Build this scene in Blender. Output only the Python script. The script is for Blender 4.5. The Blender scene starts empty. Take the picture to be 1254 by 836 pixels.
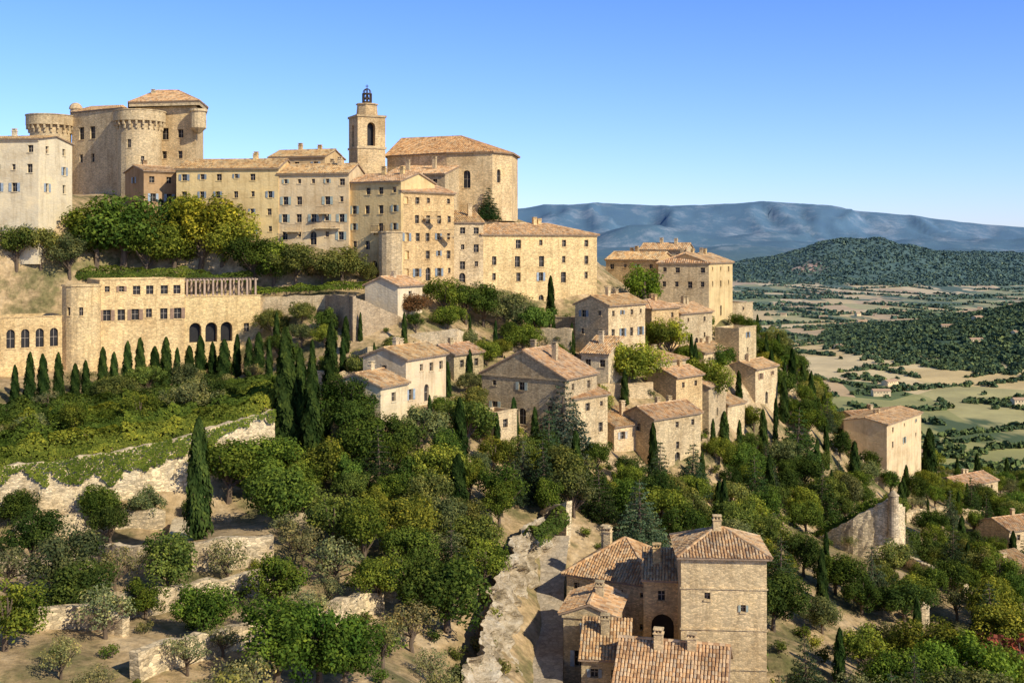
import bpy, math, random, numpy as np
from mathutils import Vector, Matrix
random.seed(7); rng=np.random.default_rng(7)
F=1350.0
# camera unprojection helper: image pixels (a=right, b=down) + horizontal distance d in metres -> world metres
def S(a,b,d): return Vector(((a-627)*d/F, d, (300-b)*d/F))
scene=bpy.context.scene
COL=scene.collection
# ------------------------------------------------------------------ materials
def newmat(name):
    m=bpy.data.materials.new(name); m.use_nodes=True; nt=m.node_tree; nt.nodes.clear()
    out=nt.nodes.new('ShaderNodeOutputMaterial'); return m,nt,out
def N(nt,t,**k):
    n=nt.nodes.new(t)
    for a,b in k.items(): setattr(n,a,b)
    return n
def mixc(nt,a,b,fac,mode='MIX'):
    n=N(nt,'ShaderNodeMix',data_type='RGBA',blend_type=mode)
    for s,val in ((0,fac),(6,a),(7,b)):
        if isinstance(val,bpy.types.NodeSocket): nt.links.new(val,n.inputs[s])
        else: n.inputs[s].default_value=val
    return n.outputs[2]
def ramp(nt,fac,stops,interp='LINEAR'):
    n=N(nt,'ShaderNodeValToRGB'); n.color_ramp.interpolation=interp
    e=n.color_ramp.elements
    while len(e)<len(stops): e.new(0.5)
    for i,(p,c) in enumerate(stops):
        e[i].position=p; e[i].color=(c[0],c[1],c[2],1) if not isinstance(c,(int,float)) else (c,c,c,1)
    nt.links.new(fac,n.inputs[0]); return n.outputs[0]
def noise(nt,vec,scale,detail=4,rough=.6):
    n=N(nt,'ShaderNodeTexNoise'); n.inputs['Scale'].default_value=scale; n.inputs['Detail'].default_value=detail
    n.inputs['Roughness'].default_value=rough
    if vec is not None: nt.links.new(vec,n.inputs['Vector'])
    return n.outputs['Fac']
def mapping(nt,vec,sc,rot=0):
    n=N(nt,'ShaderNodeMapping'); n.inputs['Scale'].default_value=sc; n.inputs['Rotation'].default_value=(0,0,rot); nt.links.new(vec,n.inputs['Vector']); return n.outputs[0]
def principled(nt,out,col,rough=.9,bump=None,bstr=.5,bdist=.05):
    p=N(nt,'ShaderNodeBsdfPrincipled'); p.inputs['Roughness'].default_value=rough
    p.inputs['Specular IOR Level'].default_value=.2
    if isinstance(col,bpy.types.NodeSocket): nt.links.new(col,p.inputs['Base Color'])
    else: p.inputs['Base Color'].default_value=(*col,1)
    if bump is not None:
        b=N(nt,'ShaderNodeBump'); b.inputs['Strength'].default_value=bstr; b.inputs['Distance'].default_value=bdist
        nt.links.new(bump,b.inputs['Height']); nt.links.new(b.outputs[0],p.inputs['Normal'])
    nt.links.new(p.outputs[0],out.inputs[0]); return p
def mat_stone(name,cell=2.6,contrast=.5,mortar=.6,zs=2.0):
    m,nt,out=newmat(name)
    tc=N(nt,'ShaderNodeTexCoord'); oi=N(nt,'ShaderNodeObjectInfo')
    v=mapping(nt,tc.outputs['Object'],(1,1,zs))
    vo=N(nt,'ShaderNodeTexVoronoi'); vo.inputs['Scale'].default_value=cell; nt.links.new(v,vo.inputs['Vector'])
    ve=N(nt,'ShaderNodeTexVoronoi',feature='DISTANCE_TO_EDGE'); ve.inputs['Scale'].default_value=cell; nt.links.new(v,ve.inputs['Vector'])
    sep=N(nt,'ShaderNodeSeparateColor'); nt.links.new(vo.outputs['Color'],sep.inputs[0])
    lo=1-contrast*.5; hi=1+contrast*.35
    c1=ramp(nt,sep.outputs[0],[(0,(lo,lo,lo)),(1,(hi,hi*.98,hi*.94))])
    col=mixc(nt,oi.outputs['Color'],c1,1.0,'MULTIPLY')
    big=noise(nt,tc.outputs['Object'],.22,5,.65)
    col=mixc(nt,col,ramp(nt,big,[(.3,(.72,.67,.61)),(.52,(1,1,1)),(.75,(1.16,1.11,1.0))]),1.0,'MULTIPLY')
    st=noise(nt,mapping(nt,tc.outputs['Object'],(1.2,1.2,.12)),1.0,4,.7)
    col=mixc(nt,col,ramp(nt,st,[(.3,(.70,.66,.60)),(.5,(1,1,1))]),.85,'MULTIPLY')
    mo=ramp(nt,ve.outputs['Distance'],[(0,(mortar,mortar*.97,mortar*.92)),(.09,(1,1,1))])
    col=mixc(nt,col,mo,.8,'MULTIPLY')
    principled(nt,out,col,.95,ve.outputs['Distance'],.5,.08); return m
MS=mat_stone('limestone_rubble',3.3,.6,.6)
MP=mat_stone('lime_plaster',1.3,.12,.94)
MSW=mat_stone('dry_stone',2.3,.8,.38,2.4)
def mat_obj(name,rough=.7):
    m,nt,out=newmat(name); tc=N(nt,'ShaderNodeTexCoord'); oi=N(nt,'ShaderNodeObjectInfo')
    n=noise(nt,tc.outputs['Object'],3,3)
    col=mixc(nt,oi.outputs['Color'],ramp(nt,n,[(.3,.7),(.7,1.15)]),1.0,'MULTIPLY')
    principled(nt,out,col,rough); return m
MSH=mat_obj('painted_wood')
def mat_tile():
    m,nt,out=newmat('terracotta_tile'); g=N(nt,'ShaderNodeNewGeometry'); oi=N(nt,'ShaderNodeObjectInfo')
    c=ramp(nt,g.outputs['Random Per Island'],[(0,(.32,.19,.10)),(.25,(.56,.33,.155)),(.5,(.66,.42,.205)),(.75,(.69,.49,.28)),(1,(.45,.34,.22))])
    big=noise(nt,g.outputs['Position'],.5,4,.7)
    c=mixc(nt,c,ramp(nt,big,[(.3,(.62,.60,.57)),(.5,(1,1,1)),(.7,(1.15,1.1,1.0))]),1.0,'MULTIPLY')
    c=mixc(nt,c,oi.outputs['Color'],1.0,'MULTIPLY')
    principled(nt,out,c,.9); return m
MT=mat_tile()
def mat_plain(name,col,rough=.8,metal=0):
    m,nt,out=newmat(name); g=N(nt,'ShaderNodeNewGeometry'); n=noise(nt,g.outputs['Position'],2,3)
    c=mixc(nt,(*col,1),ramp(nt,n,[(.3,.75),(.7,1.2)]),1.0,'MULTIPLY')
    p=principled(nt,out,c,rough); p.inputs['Metallic'].default_value=metal; return m
MG=mat_plain('window_glass',(.026,.024,.022),.4)
MFR=mat_plain('window_frame',(.34,.28,.21),.6)
MI=mat_plain('wrought_iron',(.07,.05,.035),.8)
MB=mat_plain('bark',(.14,.10,.065),.95)
def hazed(nt,col,k=13000.0,hz=(.125,.235,.40)):  # aerial haze painted into the base colour, growing with distance from the origin
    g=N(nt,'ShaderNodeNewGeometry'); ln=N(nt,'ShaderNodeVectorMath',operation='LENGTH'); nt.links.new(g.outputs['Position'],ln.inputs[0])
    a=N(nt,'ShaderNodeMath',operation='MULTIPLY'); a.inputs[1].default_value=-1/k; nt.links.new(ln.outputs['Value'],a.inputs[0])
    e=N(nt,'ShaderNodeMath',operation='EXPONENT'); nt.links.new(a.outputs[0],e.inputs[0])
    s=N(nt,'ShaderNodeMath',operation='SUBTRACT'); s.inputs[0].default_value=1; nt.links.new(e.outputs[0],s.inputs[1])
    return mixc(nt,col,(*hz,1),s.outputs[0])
def mat_leaf(name,haze=False):
    m,nt,out=newmat(name); g=N(nt,'ShaderNodeNewGeometry'); oi=N(nt,'ShaderNodeObjectInfo')
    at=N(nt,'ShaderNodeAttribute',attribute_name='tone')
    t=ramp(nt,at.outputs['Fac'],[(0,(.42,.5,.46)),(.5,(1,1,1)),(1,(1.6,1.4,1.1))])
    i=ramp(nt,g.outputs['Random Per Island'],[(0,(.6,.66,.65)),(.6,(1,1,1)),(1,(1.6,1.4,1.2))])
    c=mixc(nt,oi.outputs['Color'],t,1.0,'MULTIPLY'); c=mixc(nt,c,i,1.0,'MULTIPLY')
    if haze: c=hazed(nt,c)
    d=N(nt,'ShaderNodeBsdfDiffuse'); nt.links.new(c,d.inputs[0])
    if haze: nt.links.new(d.outputs[0],out.inputs[0]); return m
    tr=N(nt,'ShaderNodeBsdfTranslucent'); c2=mixc(nt,c,(1.2,1.25,.4,1),1.0,'MULTIPLY'); nt.links.new(c2,tr.inputs[0])
    mx=N(nt,'ShaderNodeMixShader'); mx.inputs[0].default_value=.28
    nt.links.new(d.outputs[0],mx.inputs[1]); nt.links.new(tr.outputs[0],mx.inputs[2]); nt.links.new(mx.outputs[0],out.inputs[0]); return m
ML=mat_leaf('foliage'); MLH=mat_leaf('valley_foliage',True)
def mat_ground():
    m,nt,out=newmat('ground'); g=N(nt,'ShaderNodeNewGeometry'); P=g.outputs['Position']
    n1=noise(nt,P,.14,7,.7); n2=noise(nt,P,1.3,5,.7)
    near=ramp(nt,n1,[(.3,(.10,.11,.03)),(.43,(.22,.18,.075)),(.53,(.46,.32,.16)),(.66,(.60,.45,.26)),(.8,(.64,.52,.34))])
    near=mixc(nt,near,ramp(nt,n2,[(.3,.5),(.7,1.25)]),1.0,'MULTIPLY')
    vo=N(nt,'ShaderNodeTexVoronoi',distance='CHEBYCHEV'); vo.inputs['Scale'].default_value=1; vo.inputs['Randomness'].default_value=.85
    nt.links.new(mapping(nt,P,(.0085,.0036,0),.35),vo.inputs['Vector'])
    sp=N(nt,'ShaderNodeSeparateColor'); nt.links.new(vo.outputs['Color'],sp.inputs[0])
    fld=ramp(nt,sp.outputs[0],[(0,(.14,.17,.04)),(.12,(.36,.33,.10)),(.24,(.68,.49,.20)),(.42,(.24,.25,.06)),(.5,(.74,.56,.27)),(.74,(.48,.41,.15)),(.84,(.60,.41,.19))],'CONSTANT')
    n3=noise(nt,P,.02,5,.7); fld=mixc(nt,fld,ramp(nt,n3,[(.3,.75),(.7,1.2)]),1.0,'MULTIPLY')
    rows=noise(nt,mapping(nt,P,(.005,.0018,0)),1,5,.65)
    fld=mixc(nt,fld,(.09,.12,.03,1),ramp(nt,rows,[(.58,0),(.61,1)]))
    fo=N(nt,'ShaderNodeAttribute',attribute_name='forest'); fa=N(nt,'ShaderNodeAttribute',attribute_name='far'); mo=N(nt,'ShaderNodeAttribute',attribute_name='mount')
    n4=noise(nt,P,.05,6,.75)
    frs=ramp(nt,n4,[(.3,(.035,.06,.016)),(.5,(.07,.11,.028)),(.66,(.12,.155,.04)),(.8,(.34,.29,.15))])
    fld=mixc(nt,fld,frs,fo.outputs['Fac'])
    n5=noise(nt,P,.0022,7,.75)
    mts=ramp(nt,n5,[(.3,(.02,.045,.03)),(.5,(.05,.09,.05)),(.58,(.2,.21,.16)),(.7,(.5,.47,.38))])
    fld=mixc(nt,fld,mts,mo.outputs['Fac'])
    qa=N(nt,'ShaderNodeAttribute',attribute_name='quarry'); fld=mixc(nt,fld,(.78,.44,.24,1),qa.outputs['Fac'])
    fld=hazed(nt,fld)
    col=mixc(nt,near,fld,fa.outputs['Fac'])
    principled(nt,out,col,1,n2,.5,.3); return m
MGR=mat_ground()
def mat_rock():
    m,nt,out=newmat('cliff_limestone'); g=N(nt,'ShaderNodeNewGeometry'); P=g.outputs['Position']
    n=noise(nt,mapping(nt,P,(.5,.5,.9)),1,7,.7); 
    c=ramp(nt,n,[(.3,(.10,.08,.05)),(.43,(.34,.26,.15)),(.54,(.56,.45,.29)),(.66,(.68,.58,.41)),(.8,(.26,.26,.11))])
    principled(nt,out,c,1,n,1.,.8); return m
MR=mat_rock()
# ------------------------------------------------------------------ mesh helpers
class M:
    def __init__(s): s.v=[]; s.f=[]; s.m=[]
    def poly(s,pts,mi=0):
        b=len(s.v); s.v.extend([tuple(p) for p in pts]); s.f.append(tuple(range(b,b+len(pts)))); s.m.append(mi)
    def box(s,o,ax,ay,az,mi=0):
        o=Vector(o);ax=Vector(ax);ay=Vector(ay);az=Vector(az); b=len(s.v)
        s.v.extend([tuple(p) for p in (o,o+ax,o+ax+ay,o+ay,o+az,o+ax+az,o+ax+ay+az,o+ay+az)])
        for q in ((0,3,2,1),(4,5,6,7),(0,1,5,4),(1,2,6,5),(2,3,7,6),(3,0,4,7)): s.f.append(tuple(b+i for i in q)); s.m.append(mi)
    def cyl(s,c,r0,r1,z0,z1,n=16,mi=0,cap=True):
        b=len(s.v)
        for k in range(n):
            a=2*math.pi*k/n; s.v.append((c[0]+r0*math.cos(a),c[1]+r0*math.sin(a),z0)); s.v.append((c[0]+r1*math.cos(a),c[1]+r1*math.sin(a),z1))
        for k in range(n):
            j=(k+1)%n; s.f.append((b+2*k,b+2*j,b+2*j+1,b+2*k+1)); s.m.append(mi)
        if cap:
            s.f.append(tuple(b+2*k+1 for k in range(n))); s.m.append(mi); s.f.append(tuple(b+2*k for k in reversed(range(n)))); s.m.append(mi)
    def obj(s,name,parent,mats,color=(1,1,1)):
        if not s.f: return None
        me=bpy.data.meshes.new(name); me.from_pydata(s.v,[],s.f)
        for mt in mats: me.materials.append(mt)
        if len(mats)>1: me.polygons.foreach_set('material_index',s.m)
        o=bpy.data.objects.new(name,me); COL.objects.link(o); o.parent=parent; o.color=(*color,1); return o
def empty(name,loc=(0,0,0),rz=0):
    e=bpy.data.objects.new(name,None); COL.objects.link(e); e.location=loc; e.rotation_euler=(0,0,rz); e.empty_display_size=.5; return e
UP=Vector((0,0,1))
def wall(W,G,SH,o,dv,L,z0,z1,ops,shp=0.0,depth=.3):
    o=Vector(o); dv=Vector(dv); n=Vector((dv.y,-dv.x,0))
    P=lambda u,z,i=0: o+dv*u+UP*z-n*i
    ops=[q for q in ops if q[0]>.05 and q[1]<L-.05 and q[2]>z0+.02 and q[3]<z1-.05]
    us=sorted({0,L}|{q[0] for q in ops}|{q[1] for q in ops}); zs=sorted({z0,z1}|{q[2] for q in ops}|{q[3] for q in ops})
    for i in range(len(us)-1):
        um=(us[i]+us[i+1])/2
        if us[i+1]-us[i]<1e-5: continue
        run=None
        for j in range(len(zs)-1):
            zm=(zs[j]+zs[j+1])/2; hole=any(q[0]<um<q[1] and q[2]<zm<q[3] for q in ops)
            if not hole:
                if run is None: run=zs[j]
            if hole or j==len(zs)-2:
                end=zs[j] if hole else zs[j+1]
                if run is not None and end-run>1e-5: W.poly([P(us[i],run),P(us[i+1],run),P(us[i+1],end),P(us[i],end)])
                run=None
    for q in ops:
        u0,u1,a0,a1=q[:4]; arch=len(q)>4 and q[4]; dark=len(q)>5 and q[5]
        if arch:
            r=(u1-u0)/2; sp=a1-r; c=(u0+u1)/2; K=8
            arc=[(c+r*math.cos(math.pi*k/K),sp+r*math.sin(math.pi*k/K)) for k in range(K+1)]
            bd=[(u0,a0),(u1,a0)]+arc
            for k in range(K//2): W.poly([P(u1,a1),P(*arc[k+1]),P(*arc[k])])
            for k in range(K//2,K): W.poly([P(u0,a1),P(*arc[k+1]),P(*arc[k])])
        else: bd=[(u0,a0),(u1,a0),(u1,a1),(u0,a1)]
        dd=depth*(3 if dark else 1)
        for k in range(len(bd)):
            a=bd[k]; b=bd[(k+1)%len(bd)]
            W.poly([P(*a),P(*a,dd),P(*b,dd),P(*b)])
        G.poly([P(*b,dd) for b in bd],0)
        if not dark:
            w=u1-u0; h=a1-a0; t=.06
            G.box(P((u0+u1)/2-t/2,a0,dd-.01),dv*t,n*.05,UP*h*(.98 if not arch else .97),1)
            G.box(P(u0,a0+h*.5,dd-.012),dv*w,n*.04,UP*t,1)
            W.box(P(u0-.1,a0-.14,-.0),dv*(w+.2),n*.1,UP*.13)
            if not arch and random.random()<.7: W.box(P(u0-.12,a1+.0,0),dv*(w+.24),n*.03,UP*.2)
            if random.random()<shp and not arch and w<1.4:
                for sd in (0,1):
                    uu=u0-w*.52-.02 if sd==0 else u1+.02
                    SH.box(P(uu,a0+.02,-.035),dv*w*.5,n*.05,UP*(h-.04))
def tiles(T,pts,pitch=.3,ln=.5):
    """barrel tiles laid down the slope of planar convex polygon pts"""
    n=(pts[1]-pts[0]).cross(pts[2]-pts[0])
    if n.length<1e-6: return
    n.normalize()
    if n.z<0: n=-n
    du=UP.cross(n)
    if du.length<1e-4: return
    du.normalize(); dn=n.cross(du)
    if dn.z>0: dn=-dn
    o=pts[0]; uv=[((p-o).dot(du),(p-o).dot(dn)) for p in pts]
    u=min(a for a,b in uv)+pitch*.5; um=max(a for a,b in uv)
    while u<um:
        hs=[]
        for k in range(len(uv)):
            (a,b),(c,d)=uv[k],uv[(k+1)%len(uv)]
            if (a-u)*(c-u)<0: hs.append(b+(d-b)*(u-a)/(c-a))
        if len(hs)>=2:
            v0,v1=min(hs),max(hs); v=v0
            while v<v1-.05:
                e=min(v+ln*1.08,v1+.04); r=pitch*.42; j=random.uniform(-.025,.025); lift=.035+random.uniform(0,.03)
                b=len(T.v)
                for vv,li,rr in ((v,0.0,r*.9),(e,lift,r)):
                    for cu,cn in ((-1,.0),(-.55,.75),(.55,.75),(1,.0)):
                        T.v.append(tuple(o+du*(u+j+cu*rr)+dn*vv+n*(.012+li+cn*rr*.9)))
                for k in range(3): T.f.append((b+k,b+k+1,b+5+k,b+4+k)); T.m.append(0)
                T.f.append((b+4,b+5,b+6,b+7)); T.m.append(0)
                v+=ln*random.uniform(.95,1.05)
        u+=pitch
def ridge(T,p,q,r=.16,ln=.45):
    d=q-p; L=d.length
    if L<.2: return
    d.normalize(); s=d.cross(UP).normalized(); n=s.cross(d); k=0.
    while k<L:
        e=min(k+ln,L); b=len(T.v)
        for vv,rr in ((k,r),(e,r*.88)):
            for cu,cn in ((-1,-.2),(-.6,.75),(.6,.75),(1,-.2)): T.v.append(tuple(p+d*vv+s*cu*rr+n*(cn*rr+.06)))
        for i in range(3): T.f.append((b+i,b+i+1,b+5+i,b+4+i)); T.m.append(0)
        T.f.append((b,b+1,b+2,b+3)); T.m.append(0); k=e
def slab(R,pts,t=.14):
    lo=[p-UP*t for p in pts]; R.poly(pts); R.poly(lo[::-1])
    for k in range(len(pts)):
        a,b=k,(k+1)%len(pts); R.poly([lo[a],lo[b],pts[b],pts[a]])
def roof_faces(T,R,polys,pitch,ln):
    for p in polys: slab(R,p); tiles(T,p,pitch,ln)
# ------------------------------------------------------------------ building specs
def gops(L,h,cols,rows,ww=.95,wh=1.45,top=.9,sh=3.0,drop=.12,arch=False):
    r=[]
    if cols==0: return r
    for i in range(rows):
        z1=h-top-i*sh; hh=wh*(.8 if i==0 else 1)
        if z1-hh<.3: break
        for c in range(cols):
            if random.random()<drop: continue
            u=L*(c+.5)/cols+random.uniform(-.12,.12)*min(2,L/cols)*.6
            s=random.choice((1,1,1,.8,.65)); w=ww*s; r.append((u-w/2,u+w/2,z1-hh*s,z1,arch))
    return r
CREAM=(.73,.56,.32); OCH=(.69,.48,.235); GREY=(.58,.45,.265); PALE=(.77,.62,.385); WHITE=(.80,.66,.44); BRN=(.44,.28,.15); GOLD=(.75,.555,.27)
HS=[
('terrace_house',-70,172,47,170,172,268,10,'gx',dict(c=WHITE,m=1,f=(6,3),r=(2,3),sh=.5,p=.16)),
('terrace_house',47,171,75,178,184,268,9,'sf',dict(c=WHITE,m=1,f=(2,3),r=(1,2),sh=0,p=.15)),
('village_house',176,186,218,190,209,262,8,'gx',dict(c=BRN,m=1,f=(2,2),l=(1,1),sh=.6,p=.25)),
('village_house',330,197,398,194,193,240,8,'gx',dict(c=OCH,m=1,f=(3,1),r=(1,1))),
('village_house',216,185,341,183,207,292,9,'gx',dict(c=GOLD,m=1,f=(6,4),l=(1,2),sh=.6,p=.38,dr=.1)),
('village_house',341,183.2,427,181,213,302,9,'gx',dict(c=CREAM,m=1,f=(5,4),r=(2,3),sh=.35,p=.38)),
('village_house',427,182,491,177,224,338,10,'gx',dict(c=GOLD,m=1,f=(4,4),sh=.3,p=.3)),
('village_house',491,177.2,556,186,234,346,9,'gx',dict(c=OCH,m=0,f=(5,5),r=(2,3),sh=.2,p=.3)),
('village_house',540,188,592,190,272,352,7,'sf',dict(c=CREAM,m=0,f=(3,3),p=.3)),
('stone_mansion',590,190,731,203,287,378,13,'hip',dict(c=GOLD,m=0,f=(5,3),l=(2,2),r=(3,2),p=.3,dr=.05,ww=1.1,wh=1.9)),
('village_house',470,205,545,200,215,262,7,'sf',dict(c=GREY,m=0,f=(3,1),p=.3)),
('ridge_house',742,236,806,230,318,372,9,'gx',dict(c=OCH,m=0,f=(4,2),p=.35)),
('ridge_house',806,229,868,226,322,390,12,'hip',dict(c=GREY,m=0,f=(4,2),p=.4)),
('ridge_house',868,226.2,897,238,322,388,10,'gx',dict(c=GOLD,m=1,f=(3,2),r=(2,2),p=.35)),
('ridge_house',783,250,840,246,306,340,8,'gx',dict(c=CREAM,m=0,f=(3,1),p=.35)),
('stone_terrace_house',876,240,922,246,372,398,8,'flat',dict(c=GREY,m=0,f=(2,1))),
('village_house',745,173,790,181,374,444,6.5,'gx',dict(c=CREAM,m=0,f=(4,3),l=(2,2),p=.4,dr=0)),
('village_house',798,190,832,196,378,425,7,'hip',dict(c=OCH,m=0,f=(2,2),l=(2,1),p=.35)),
('village_house',833,196,872,204,384,430,8,'gx',dict(c=GREY,m=0,f=(2,2),l=(2,1),p=.35)),
('stone_terrace_house',662,184,722,180,388,418,6,'flat',dict(c=GREY,m=0,f=(3,1))),
('village_house',795,174,840,181,444,478,6,'hip',dict(c=GREY,m=0,f=(3,1),l=(1,1),p=.35)),
('village_house',862,190,890,197,432,476,6,'gx',dict(c=CREAM,m=0,f=(2,2),l=(1,1),p=.35)),
('village_house',752,157,792,161,522,562,5,'sf',dict(c=CREAM,m=0,f=(2,1),l=(1,1),p=.35)),
('village_house',712,168,745,166,432,470,6,'sf',dict(c=PALE,m=0,f=(2,1),p=.35)),
('village_house',905,206,926,212,402,452,5,'flat',dict(c=CREAM,m=0,f=(1,2))),
('village_house',925,196,952,203,452,496,6,'gx',dict(c=CREAM,m=0,f=(2,1),l=(1,1),p=.35)),
('village_house',556,158,592,163,434,474,6,'gx',dict(c=GREY,m=0,f=(2,1),l=(1,1),p=.35)),
('village_house',828,168,860,173,462,506,5.5,'gx',dict(c=OCH,m=0,f=(2,1),l=(1,1),p=.38)),
('stone_farmhouse',590,153,692,146,456,522,9,'gy',dict(c=GREY,m=0,f=(3,2),r=(2,2),p=.5)),
('village_house',655,158,706,162,448,500,8,'hip',dict(c=CREAM,m=0,f=(2,1),p=.35)),
('village_house',694,147,744,153,489,562,6,'sf',dict(c=CREAM,m=0,f=(3,2),l=(1,1),p=.3)),
('village_house',497,137,546,145,440,494,6.6,'gx',dict(c=PALE,m=1,f=(4,2),l=(1,1),p=.36)),
('village_house',466,129,499,134,474,514,7.2,'gx',dict(c=PALE,m=1,f=(1,1),l=(1,1),p=.36)),
('stone_farmhouse',800,157,858,164,513,574,6,'gx',dict(c=GREY,m=0,f=(3,2),l=(1,1),p=.45)),
('village_house',868,176,889,184,474,542,6,'gx',dict(c=GREY,m=0,f=(1,2),l=(1,1),p=.4)),
('village_house',891,186,912,190,496,545,5,'sf',dict(c=CREAM,m=0,f=(1,1),p=.3)),
('cottage',487,166,517,172,350,384,6,'gx',dict(c=WHITE,m=1,f=(1,1),p=.4)),
('ruined_stone_house',606,137,633,140,506,560,4,'flat',dict(c=CREAM,m=0,f=(1,1))),
('valley_house',1050,240,1092,244,514,580,8,'gx',dict(c=PALE,m=0,f=(2,1),p=.3)),
('valley_house',1086,222,1128,238,520,594,9,'gx',dict(c=CREAM,m=1,f=(3,2),p=.2)),
('valley_house',1178,260,1222,268,596,622,8,'gx',dict(c=CREAM,m=0,f=(3,1),p=.35)),
('valley_house',1236,205,1300,210,650,706,8,'gx',dict(c=CREAM,m=0,f=(3,1),p=.35)),
('valley_house',1205,165,1290,172,722,750,7,'sf',dict(c=CREAM,m=0,f=(3,1),p=.35)),
('stone_tower_house',834,95,939,94.5,680,905,6.5,'hip',dict(c=CREAM,m=0,f=(0,0),p=.46,cust=[(2.0,2.5,12.0,12.6),(5.1,5.5,11.0,11.6)],band=(6.0,9.4,12.9))),
('stone_farmhouse',694,106,800,102,700,880,8.5,'hip',dict(c=CREAM,m=0,f=(4,3),l=(2,3),p=.62,ww=.7,wh=.9)),
('stone_farmhouse',788,99,834,98.5,708,880,4,'sf',dict(c=OCH,m=0,f=(0,0),p=.4,cust=[(.7,2.7,7.0,9.4,True,True),(1.3,1.9,10.6,11.5)])),
('stone_farmhouse',690,95.5,753,94.5,750,885,6,'gy',dict(c=GREY,m=0,f=(0,0),l=(1,2),p=.38,cust=[(1.9,2.7,7.6,8.6),(1.0,1.7,4.8,6.2),(2.9,3.4,5,6)])),
('stone_farmhouse',753,86,889,84,834,920,7.2,'gx',dict(c=CREAM,m=0,f=(3,1),p=.58)),
('stone_farmhouse',712,90,768,89.5,804,900,4.0,'sf',dict(c=GREY,m=0,f=(2,1),p=.45)),
('stone_hotel',122,159,226,165,343,455,11,'flat',dict(c=GOLD,m=0,f=(6,2),p=.3,dr=0,ww=1.05,wh=1.6,sh3=3.4)),
('stone_hotel',226,165.3,319,171,364,455,9,'flat',dict(c=GOLD,m=0,f=(0,0),cust=[(.7,2.5,4.6,7.6,True,True),(3.1,4.9,4.6,7.6,True,True),(5.4,7.2,4.6,7.6,True,True),(9,9.8,6,7.3)])),
('stone_hotel',-60,148,84,157,392,466,9,'flat',dict(c=GOLD,m=0,f=(0,0),arc=1)),
('stone_hotel',-40,168,62,170,362,400,8,'gx',dict(c=CREAM,m=1,f=(5,1),p=.3)),
]
# ------------------------------------------------------------------ terrain
CT=[(0,270,170),(100,264,180),(130,342,178),(0,350,168),(-150,350,168),(250,345,180),(330,350,177),(440,352,174),
(60,240,222),(200,238,214),(160,250,200),(220,238,240),(0,240,240),(-150,230,240),(330,250,195),(430,255,198),(530,266,204),(600,268,202),(700,290,222),(560,255,235),
(0,462,146),(-150,470,140),(100,458,152),(17,499,137),(150,487,145),(320,462,155),
(60,520,127),(200,512,131),(320,492,138),(0,568,114.5),(100,558,117),(200,543,119.5),(300,516,125),
(-150,650,105),(0,650,109),(100,644,112),(220,634,114),(330,608,119),(255,655,99),(210,690,93),(330,700,95),(100,700,90),(0,720,84),(250,760,84),(100,780,74),(0,850,64),(250,850,68),(400,780,80),(400,860,68),(540,850,72),
(390,430,158),(470,430,158),(560,400,176),(640,410,180),(600,440,165),(420,500,140),(560,500,145),(640,560,136),(400,560,125),(480,600,117),(400,650,105),(560,650,112),(480,720,95),(620,610,124),
(600,700,104),(575,760,94),(590,860,82),(615,650,114),
(672,690,114),(668,760,102),(664,830,93),(655,950,78),(715,640,124),(760,640,130),(700,600,138),(850,700,120),(820,960,85),(960,880,95),(950,780,108),
(1000,800,112),(1000,720,130),(1060,705,146),(1100,700,148),(1250,720,150),(1250,836,115),(1100,800,120),(900,650,152),(1000,650,172),(1050,640,180),(960,600,178),(900,580,176),(850,610,150),
(1000,530,205),(1030,600,200),(960,450,222),(930,500,205),(900,440,200),(880,420,225),(925,400,250),(1060,590,225),(1150,606,262),(1254,612,270),(1254,660,215),(1150,660,190),
(1000,500,300),(1100,570,300),(900,440,300),(800,400,300),(500,320,300),(100,280,300),(-200,280,300),(-250,500,140),(-250,680,100),(-250,850,62),(1450,720,160),(1450,640,250),(1450,830,110),(1400,640,300),
(100,1150,40),(627,1250,42),(1000,1300,50),(1350,1200,60),(-300,1100,40),(740,470,168),(820,500,166),(780,590,148),(870,470,185)]
pts=[S(*c) for c in CT]
for h in HS: 
    b=S((h[1]+h[3])/2,h[6],(h[2]+h[4])/2); pts.append(b+Vector((0,-.6,0)))
PX=np.array([p[:] for p in pts])
def fitr(P):
    n=len(P); A=np.zeros((n+3,n+3)); r2=((P[:,None,:2]-P[None,:,:2])**2).sum(-1)
    A[:n,:n]=-np.sqrt(r2+9)+np.eye(n)*1.5
    A[:n,n]=1;A[:n,n+1:]=P[:,:2];A[n,:n]=1;A[n+1:,:n]=P[:,:2].T
    b=np.zeros(n+3); b[:n]=P[:,2]; return np.linalg.solve(A,b)
CO=fitr(PX)
def hnear(x,y):
    x=np.asarray(x,float);y=np.asarray(y,float); sh=x.shape; x=x.ravel();y=y.ravel(); out=np.zeros(len(x)); n=len(PX)
    for i in range(0,len(x),20000):
        X=x[i:i+20000];Y=y[i:i+20000]
        r=np.sqrt((X[:,None]-PX[None,:,0])**2+(Y[:,None]-PX[None,:,1])**2+9)
        out[i:i+20000]=-r@CO[:n]+CO[n]+CO[n+1]*X+CO[n+2]*Y
    return out.reshape(sh)
def vnoise(x,y,seed=0):
    xi=np.floor(x).astype(np.int64);yi=np.floor(y).astype(np.int64);fx=x-xi;fy=y-yi
    def H(a,b):
        v=np.sin(a*127.1+b*311.7+seed*74.7)*43758.5453; return v-np.floor(v)
    sx=fx*fx*(3-2*fx);sy=fy*fy*(3-2*fy)
    return (H(xi,yi)*(1-sx)+H(xi+1,yi)*sx)*(1-sy)+(H(xi,yi+1)*(1-sx)+H(xi+1,yi+1)*sx)*sy
def fbm(x,y,o=4,seed=0):
    s=0;a=.5
    for k in range(o): s=s+a*vnoise(x*2**k,y*2**k,seed+k); a*=.5
    return s
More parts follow.
